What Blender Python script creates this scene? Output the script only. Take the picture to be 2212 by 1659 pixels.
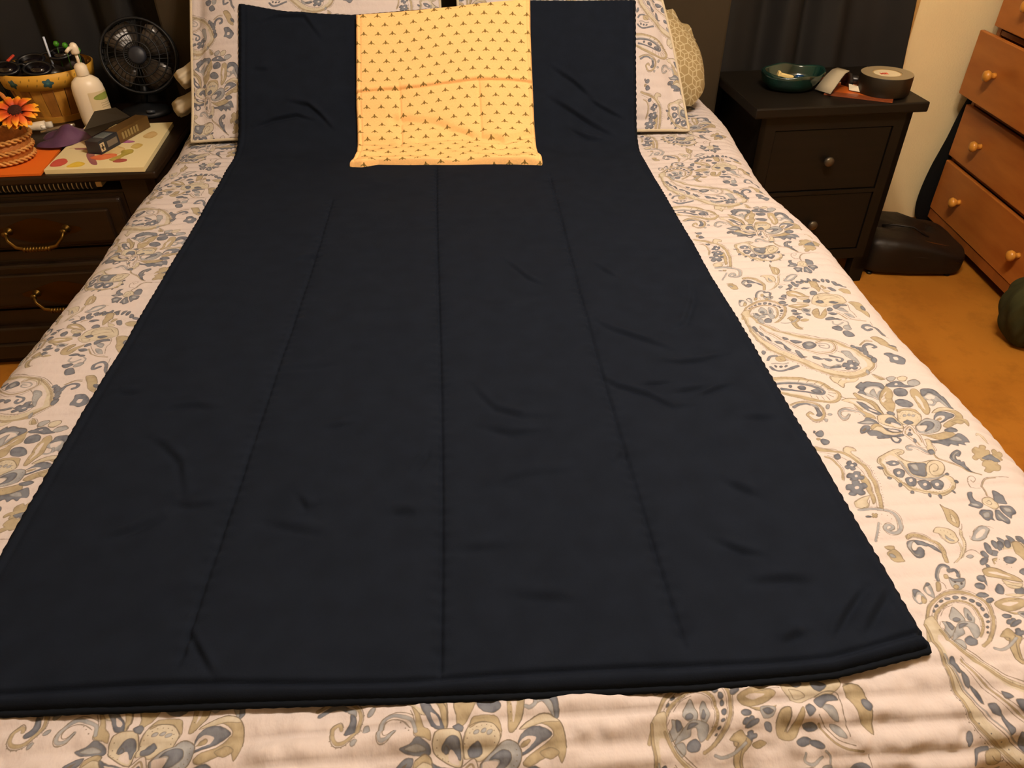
import bpy, bmesh, math, random
import numpy as np
from mathutils import Vector, Matrix
random.seed(4)
for o in list(bpy.data.objects): bpy.data.objects.remove(o)
SC = bpy.context.scene
COL = SC.collection
PI = math.pi

# ------------------------------------------------------------------ camera, world, light, exposure
cam = bpy.data.objects.new('camera', bpy.data.cameras.new('camera'))
COL.objects.link(cam)
cam.data.sensor_width = 36.0
cam.data.lens = 1618.31 / 2212 * 36.0
cam.data.clip_start = 0.02
p_, yaw_, roll_ = 0.657863, 0.0684697, -0.0101303
_f = Vector((math.sin(yaw_)*math.cos(p_), math.cos(yaw_)*math.cos(p_), -math.sin(p_)))
_r = Vector((math.cos(yaw_), -math.sin(yaw_), 0)); _u = _r.cross(_f)
_r2 = math.cos(roll_)*_r + math.sin(roll_)*_u; _u2 = -math.sin(roll_)*_r + math.cos(roll_)*_u
cam.matrix_world = Matrix(((_r2.x, _u2.x, -_f.x, 0), (_r2.y, _u2.y, -_f.y, 0), (_r2.z, _u2.z, -_f.z, 1.34), (0, 0, 0, 1)))
SC.camera = cam

w = bpy.data.worlds.new('World'); SC.world = w; w.use_nodes = True
w.node_tree.nodes['Background'].inputs[0].default_value = (0.9, 0.7, 0.5, 1)
w.node_tree.nodes['Background'].inputs[1].default_value = 0.02

def lamp(name, loc, power, color, size):
    l = bpy.data.lights.new(name, 'POINT'); l.energy = power; l.color = color; l.shadow_soft_size = size
    o = bpy.data.objects.new(name, l); o.location = loc; COL.objects.link(o); return o
lamp('ceiling_bulb', (0.42, 1.02, 2.28), 44, (1.0, 0.84, 0.71), 0.07)
lamp('ceiling_bulb', (0.66, .90, 2.28), 38, (1.0, 0.84, 0.71), 0.07)

SC.view_settings.view_transform = 'Standard'
SC.view_settings.look = 'None'
SC.view_settings.gamma = 1.0
SC.view_settings.use_curve_mapping = False
SC.view_settings.exposure = 0.45

# ------------------------------------------------------------------ helpers
def lin(h):
    c = [int(h[i:i+2], 16)/255 for i in (0, 2, 4)]
    return tuple(v/12.92 if v <= .04045 else ((v+.055)/1.055)**2.4 for v in c) + (1,)

def mat(name, col, rough=.6, spec=.4, metal=0, var=0.0, vscale=8, bump=0.0, bscale=60, stretch=None, col2=None, coat=0, sheen=0, alpha=1):
    m = bpy.data.materials.new(name); m.use_nodes = True
    nt = m.node_tree; N = nt.nodes; L = nt.links; b = N['Principled BSDF']
    c = lin(col); b.inputs['Base Color'].default_value = c
    b.inputs['Roughness'].default_value = rough; b.inputs['Specular IOR Level'].default_value = spec
    b.inputs['Metallic'].default_value = metal; b.inputs['Coat Weight'].default_value = coat
    b.inputs['Sheen Weight'].default_value = sheen
    tc = N.new('ShaderNodeTexCoord'); mp = N.new('ShaderNodeMapping'); L.new(tc.outputs['Object'], mp.inputs[0])
    if stretch: mp.inputs['Scale'].default_value = stretch
    if var > 0 or col2:
        n = N.new('ShaderNodeTexNoise'); n.inputs['Scale'].default_value = vscale; n.inputs['Detail'].default_value = 6
        L.new(mp.outputs[0], n.inputs['Vector'])
        r = N.new('ShaderNodeValToRGB'); L.new(n.outputs['Fac'], r.inputs[0])
        r.color_ramp.elements[0].position = .32; r.color_ramp.elements[1].position = .68
        c2 = lin(col2) if col2 else tuple(min(1, v*(1+var)) for v in c[:3]) + (1,)
        c1 = c if col2 else tuple(v*(1-var) for v in c[:3]) + (1,)
        r.color_ramp.elements[0].color = c1; r.color_ramp.elements[1].color = c2
        L.new(r.outputs[0], b.inputs['Base Color'])
    if bump > 0:
        n2 = N.new('ShaderNodeTexNoise'); n2.inputs['Scale'].default_value = bscale; n2.inputs['Detail'].default_value = 4
        L.new(mp.outputs[0], n2.inputs['Vector'])
        bp = N.new('ShaderNodeBump'); bp.inputs['Strength'].default_value = bump; bp.inputs['Distance'].default_value = .004
        L.new(n2.outputs['Fac'], bp.inputs['Height']); L.new(bp.outputs[0], b.inputs['Normal'])
    return m

def image(name, arr):
    h, wd = arr.shape[:2]
    im = bpy.data.images.new(name, wd, h)
    px = np.ones((h, wd, 4), np.float32); px[..., :3] = np.clip(arr, 0, 1)
    im.pixels.foreach_set(px.ravel()); im.update(); im.pack()
    return im

def print_mat(name, arr, rough=.85, spec=.2, bump=0.25, bs=(220, 60), sheen=0, interp='Linear', ext='REPEAT'):
    """printed cloth / paper: the pattern painted below, laid on the surface's own UV"""
    m = bpy.data.materials.new(name); m.use_nodes = True
    nt = m.node_tree; N = nt.nodes; L = nt.links; b = N['Principled BSDF']
    uv = N.new('ShaderNodeUVMap'); uv.uv_map = 'UVMap'
    t = N.new('ShaderNodeTexImage'); t.image = image(name, arr); t.interpolation = interp; t.extension = ext
    L.new(uv.outputs[0], t.inputs[0]); L.new(t.outputs[0], b.inputs['Base Color'])
    b.inputs['Roughness'].default_value = rough; b.inputs['Specular IOR Level'].default_value = spec
    b.inputs['Sheen Weight'].default_value = sheen
    if bump > 0:
        mp = N.new('ShaderNodeMapping'); mp.inputs['Scale'].default_value = (bs[0], bs[1], 1)
        L.new(uv.outputs[0], mp.inputs[0])
        n2 = N.new('ShaderNodeTexNoise'); n2.inputs['Scale'].default_value = 1; n2.inputs['Detail'].default_value = 3
        L.new(mp.outputs[0], n2.inputs['Vector'])
        bp = N.new('ShaderNodeBump'); bp.inputs['Strength'].default_value = bump; bp.inputs['Distance'].default_value = .003
        L.new(n2.outputs['Fac'], bp.inputs['Height']); L.new(bp.outputs[0], b.inputs['Normal'])
    return m

def thing(name, label, cat, loc=(0, 0, 0), rz=0, group=None):
    o = bpy.data.objects.new(name, None); o.empty_display_size = .05; COL.objects.link(o)
    o.location = loc; o.rotation_euler = (0, 0, rz)
    return tag(o, label, cat, group)
def tag(o, label=None, cat=None, group=None, kind=None):
    if label: o['label'] = label
    if cat: o['category'] = cat
    if group: o['group'] = group
    if kind: o['kind'] = kind
    return o
def obj(name, bm, m, parent=None, smooth=False, label=None, angle=None):
    me = bpy.data.meshes.new(name)
    bmesh.ops.recalc_face_normals(bm, faces=bm.faces)
    bm.to_mesh(me); bm.free()
    for mm in (m if isinstance(m, (list, tuple)) else [m]): me.materials.append(mm)
    if smooth: me.polygons.foreach_set('use_smooth', [True]*len(me.polygons))
    o = bpy.data.objects.new(name, me); COL.objects.link(o)
    if parent: o.parent = parent
    if label: o['label'] = label
    if angle is not None and smooth:
        me.set_sharp_from_angle(angle=math.radians(angle))
    return o
def struct(name, bm, m): return tag(obj(name, bm, m), kind='structure')
def box(bm, x0, x1, y0, y1, z0, z1, bev=0, seg=2, M=None):
    c = Matrix.Translation(((x0+x1)/2, (y0+y1)/2, (z0+z1)/2)) @ Matrix.Diagonal((x1-x0, y1-y0, z1-z0, 1))
    r = bmesh.ops.create_cube(bm, size=1, matrix=(M @ c) if M else c)
    if bev > 0:
        es = set(e for v in r['verts'] for e in v.link_edges)
        bmesh.ops.bevel(bm, geom=list(es), offset=bev, segments=seg, affect='EDGES', profile=.5)
    return bm
def B(*a, **k): return box(bmesh.new(), *a, **k)
def lathe(bm, prof, n=32, M=None, sx=1, sy=1, wob=None):
    rows = []
    for i, (r, z) in enumerate(prof):
        row = []
        for k in range(n):
            a = 2*PI*k/n; rr = r*(1+(wob(a, i) if wob else 0))
            v = Vector((rr*math.cos(a)*sx, rr*math.sin(a)*sy, z))
            row.append(bm.verts.new(M @ v if M else v))
        rows.append(row)
    for i in range(len(rows)-1):
        for k in range(n):
            bm.faces.new((rows[i][k], rows[i][(k+1) % n], rows[i+1][(k+1) % n], rows[i+1][k]))
    if prof[0] != prof[-1]:
        for row, (r, z) in ((rows[0], prof[0]), (rows[-1], prof[-1])):
            if r > 1e-5: bm.faces.new(row)
    bmesh.ops.remove_doubles(bm, verts=bm.verts, dist=1e-6)
    return bm
def tube(bm, pts, r, n=8, closed=False, flat=1.0):
    P = [Vector(p) for p in pts]; m = len(P); rows = []
    up = Vector((0, 0, 1)); prev = None
    for i in range(m):
        if closed: t = P[(i+1) % m]-P[i-1]
        else: t = P[min(i+1, m-1)]-P[max(i-1, 0)]
        t.normalize()
        s = t.cross(up) if prev is None else (prev - t*prev.dot(t))
        if s.length < 1e-4: s = t.cross(Vector((1, 0, 0)))
        s.normalize(); prev = s; q = t.cross(s)
        rr = r[i] if isinstance(r, (list, tuple)) else r
        rows.append([bm.verts.new(P[i]+(s*math.cos(2*PI*k/n)+q*math.sin(2*PI*k/n)*flat)*rr) for k in range(n)])
    for i in range(m if closed else m-1):
        a, b = rows[i], rows[(i+1) % m]
        for k in range(n): bm.faces.new((a[k], a[(k+1) % n], b[(k+1) % n], b[k]))
    if not closed: bm.faces.new(rows[0]); bm.faces.new(rows[-1])
    return bm
def grid_obj(name, X, UV, m, parent=None, smooth=True, label=None, wrapx=False):
    """X: (ny,nx,3) points, UV: (ny,nx,2)"""
    ny, nx = X.shape[:2]
    idx = np.arange(ny*nx).reshape(ny, nx)
    f = np.stack([idx[:-1, :-1], idx[:-1, 1:], idx[1:, 1:], idx[1:, :-1]], -1).reshape(-1, 4)
    me = bpy.data.meshes.new(name)
    me.vertices.add(ny*nx); me.vertices.foreach_set('co', X.reshape(-1).astype(np.float32))
    me.loops.add(len(f)*4); me.loops.foreach_set('vertex_index', f.ravel().astype(np.int32))
    me.polygons.add(len(f)); me.polygons.foreach_set('loop_start', (np.arange(len(f))*4).astype(np.int32))
    me.polygons.foreach_set('use_smooth', np.ones(len(f), bool) if smooth else np.zeros(len(f), bool))
    me.update(calc_edges=True)
    if UV is not None:
        l = me.uv_layers.new(name='UVMap'); l.data.foreach_set('uv', UV.reshape(-1, 2)[f.ravel()].ravel().astype(np.float32))
    me.validate(); me.materials.append(m)
    o = bpy.data.objects.new(name, me); COL.objects.link(o)
    if parent: o.parent = parent
    if label: o['label'] = label
    return o
def quad_uv(name, P, m, parent=None, thick=0.0, label=None):
    """flat printed sheet P=[4 points ccw], with thickness downwards"""
    a, b, c, d = [Vector(p) for p in P]
    n = (b-a).cross(d-a).normalized()*thick
    me = bpy.data.meshes.new(name)
    vs = [a, b, c, d, a-n, b-n, c-n, d-n]
    fs = [(0, 1, 2, 3), (7, 6, 5, 4), (0, 4, 5, 1), (1, 5, 6, 2), (2, 6, 7, 3), (3, 7, 4, 0)]
    me.from_pydata(vs, [], fs)
    l = me.uv_layers.new(name='UVMap'); u = [(0, 0), (1, 0), (1, 1), (0, 1)]
    for i, q in enumerate(u): l.data[i].uv = q
    for i in range(4, 24): l.data[i].uv = (.5, .02)
    me.materials.append(m)
    o = bpy.data.objects.new(name, me); COL.objects.link(o)
    if parent: o.parent = parent
    if label: o['label'] = label
    return o
def sstep(x, a, b):
    t = np.clip((x-a)/(b-a), 0, 1); return t*t*(3-2*t)
def noise2(x, y, seed=0):
    """smooth value noise, vectorised"""
    rs = np.random.RandomState(int(seed)); g = rs.rand(64, 64)
    xi = np.floor(x).astype(int); yi = np.floor(y).astype(int); fx = x-xi; fy = y-yi
    fx = fx*fx*(3-2*fx); fy = fy*fy*(3-2*fy)
    q = lambda i, j: g[i % 64, j % 64]
    return (q(xi, yi)*(1-fx)+q(xi+1, yi)*fx)*(1-fy)+(q(xi, yi+1)*(1-fx)+q(xi+1, yi+1)*fx)*fy-.5

# ------------------------------------------------------------------ painted prints (vector motifs -> pixels)
def hx(h): return (np.array([int(h[i:i+2],16) for i in (0,2,4)]) if isinstance(h,str) else np.array(h))/255.
PAL=dict(B=((104,108,119),(71,75,87)),b=((142,145,150),(114,117,126)),T=((153,142,120),(124,113,94)),t=((172,165,152),(150,141,122)),W=((181,173,174),(174,166,164)),N=((76,77,84),(57,57,64)),K=((108,100,90),(96,88,80)))
def smooth(P,closed,n=4):
    P=np.array(P,float);m=len(P)
    if m<3: return P
    out=[]
    rng=range(m) if closed else range(m-1)
    for i in rng:
        if closed: a,b,c,d=P[i-1],P[i],P[(i+1)%m],P[(i+2)%m]
        else: a,b,c,d=P[max(i-1,0)],P[i],P[i+1],P[min(i+2,m-1)]
        for t in np.arange(n)/n:
            out.append(.5*((2*b)+(-a+c)*t+(2*a-5*b+4*c-d)*t*t+(-a+3*b-3*c+d)*t**3))
    if not closed: out.append(P[-1])
    return np.array(out)
def segd(X,Y,P,closed):
    d=np.full(X.shape,1e9);ins=np.zeros(X.shape,bool)
    Q=np.roll(P,-1,0) if closed else P[1:]
    for (x0,y0),(x1,y1) in zip(P,Q):
        dx,dy=x1-x0,y1-y0;L=dx*dx+dy*dy+1e-9
        t=np.clip(((X-x0)*dx+(Y-y0)*dy)/L,0,1)
        d=np.minimum(d,(X-x0-t*dx)**2+(Y-y0-t*dy)**2)
        if closed: ins^=((y0>Y)!=(y1>Y))&(X<(x1-x0)*(Y-y0)/(y1-y0+1e-12)+x0)
    return np.sqrt(d),ins
def noise(h,w,cell,rs):
    g=rs.rand(h//cell+2,w//cell+2)
    y=np.arange(h)/cell;x=np.arange(w)/cell
    yi=y.astype(int);xi=x.astype(int);fy=(y-yi)[:,None];fx=(x-xi)[None]
    fy=fy*fy*(3-2*fy);fx=fx*fx*(3-2*fx)
    return (g[yi][:,xi]*(1-fx)+g[yi][:,xi+1]*fx)*(1-fy)+(g[yi+1][:,xi]*(1-fx)+g[yi+1][:,xi+1]*fx)*fy
class Canvas:
    def __init__(s,w,h,x0=0,y0=0,seed=1):
        s.w,s.h,s.x0,s.y0=w,h,x0,y0
        s.c=np.zeros((h,w,3));s.a=np.zeros((h,w));rs=np.random.RandomState(seed)
        s.n=noise(h,w,9,rs)*.5+noise(h,w,23,rs)*.5
        s.n2=noise(h,w,5,rs)
    def box(s,P,pad):
        x0,y0=np.floor(P.min(0)-pad).astype(int)-(s.x0,s.y0);x1,y1=np.ceil(P.max(0)+pad).astype(int)-(s.x0,s.y0)
        x0,y0=max(x0,0),max(y0,0);x1,y1=min(x1,s.w),min(y1,s.h)
        if x1<=x0 or y1<=y0: return None
        X,Y=np.meshgrid(np.arange(x0,x1)+s.x0+.5,np.arange(y0,y1)+s.y0+.5)
        return slice(y0,y1),slice(x0,x1),X,Y
    def put(s,sl,al,col):
        a=al if al.ndim==2 else al
        ca=s.a[sl];s.c[sl]=s.c[sl]*(1-a[...,None])+col*a[...,None];s.a[sl]=ca*(1-a)+a
    def fill(s,P,c0,c1=None,edge=2.2,ink=None,inkw=.9,cl=True):
        P=smooth(P,True) if cl else np.array(P,float)
        b=s.box(P,3)
        if b is None: return
        sy,sx,X,Y=b;d,i=segd(X,Y,P,True);sd=np.where(i,-d,d)+(s.n2[sy,sx]-.5)*1.0
        al=np.clip(.5-sd,0,1)
        c1=c0 if c1 is None else c1
        t=np.clip(np.exp(-np.maximum(-sd,0)/edge)*.85+(s.n[sy,sx]-.5)*1.3,0,1)[...,None]
        s.put((sy,sx),al,c0*(1-t)+c1*t)
        if ink is not None:
            s.put((sy,sx),np.clip(inkw+.3-np.abs(sd),0,1)*.75*np.clip(.35+s.n[sy,sx]*1.1,0,1),ink)
    def stroke(s,P,w,c0,c1=None,cl=False,al0=1.,sm=True):
        P=smooth(P,cl) if sm else np.array(P,float)
        b=s.box(P,w/2+2)
        if b is None: return
        sy,sx,X,Y=b;d,_=segd(X,Y,P,cl);sd=d-w/2+(s.n2[sy,sx]-.5)*.8
        c1=c0 if c1 is None else c1
        t=np.clip(np.exp(-np.maximum(-sd,0)/2)*.6+(s.n[sy,sx]-.5)*1.2,0,1)[...,None]
        s.put((sy,sx),np.clip(.5-sd,0,1)*al0,c0*(1-t)+c1*t)
def draw_print(cv,txt):
    K=hx(PAL['K'][0])
    for ln in txt.split('\n'):
        t=ln.split()
        if not t: continue
        k,c=t[0][0],t[0][1];c0,c1=hx(PAL[c][0]),hx(PAL[c][1])
        n={'F':1,'S':2,'D':3}[k]
        P=np.array([[int(v) for v in p.split(',')] for p in t[n:]],float)
        if k=='F': cv.fill(P,c0,c1,edge=3 if c in'Bb' else 2,ink=K if c in 'BbTtN' else None)
        elif k=='S':
            w=int(t[1])
            if c=='K': cv.stroke(P,max(w,1.3),c0,c1,al0=.8)
            else:
                cv.stroke(P,w+1.4,K,K,al0=.55);cv.stroke(P,max(w-.6,1),c0,c1)
        else:
            w,sp=int(t[1]),int(t[2]);Q=smooth(P,False,6);L=np.r_[0,np.cumsum(np.hypot(*np.diff(Q,axis=0).T))]
            for q in np.arange(0,L[-1],max(sp,5)):
                x,y=np.interp(q,L,Q[:,0]),np.interp(q,L,Q[:,1]);r=max(w*.45,1.1)
                b=cv.box(np.array([[x,y]]),r+2)
                if b is None: continue
                sy,sx,X,Y=b;cv.put((sy,sx),np.clip(r+.5-np.hypot(X-x,Y-y),0,1)*.85,c0)
PX,PY=2592,1280
def paisley(txt,cols=((0,0),(-648,-170),(-1300,420),(-1930,-814))):
    cv=Canvas(760,1900,880,520,5);draw_print(cv,txt)
    base=hx((181,173,174))
    T=np.ones((PY,PX,3))*base
    n=noise(PY,PX,60,np.random.RandomState(9))[...,None]
    for ox,oy in cols:
        ys=(np.arange(cv.h)+cv.y0+oy)%PY;xs=(np.arange(cv.w)+cv.x0+ox)%PX
        # wrap vertically in up to two passes
        for s0 in range(0,cv.h,PY):
            e=min(s0+PY,cv.h);I=np.ix_(ys[s0:e],xs);a=cv.a[s0:e][...,None]
            # cv.c is premultiplied
            T[I]=T[I]*(1-a)+cv.c[s0:e]
    return T

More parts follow.
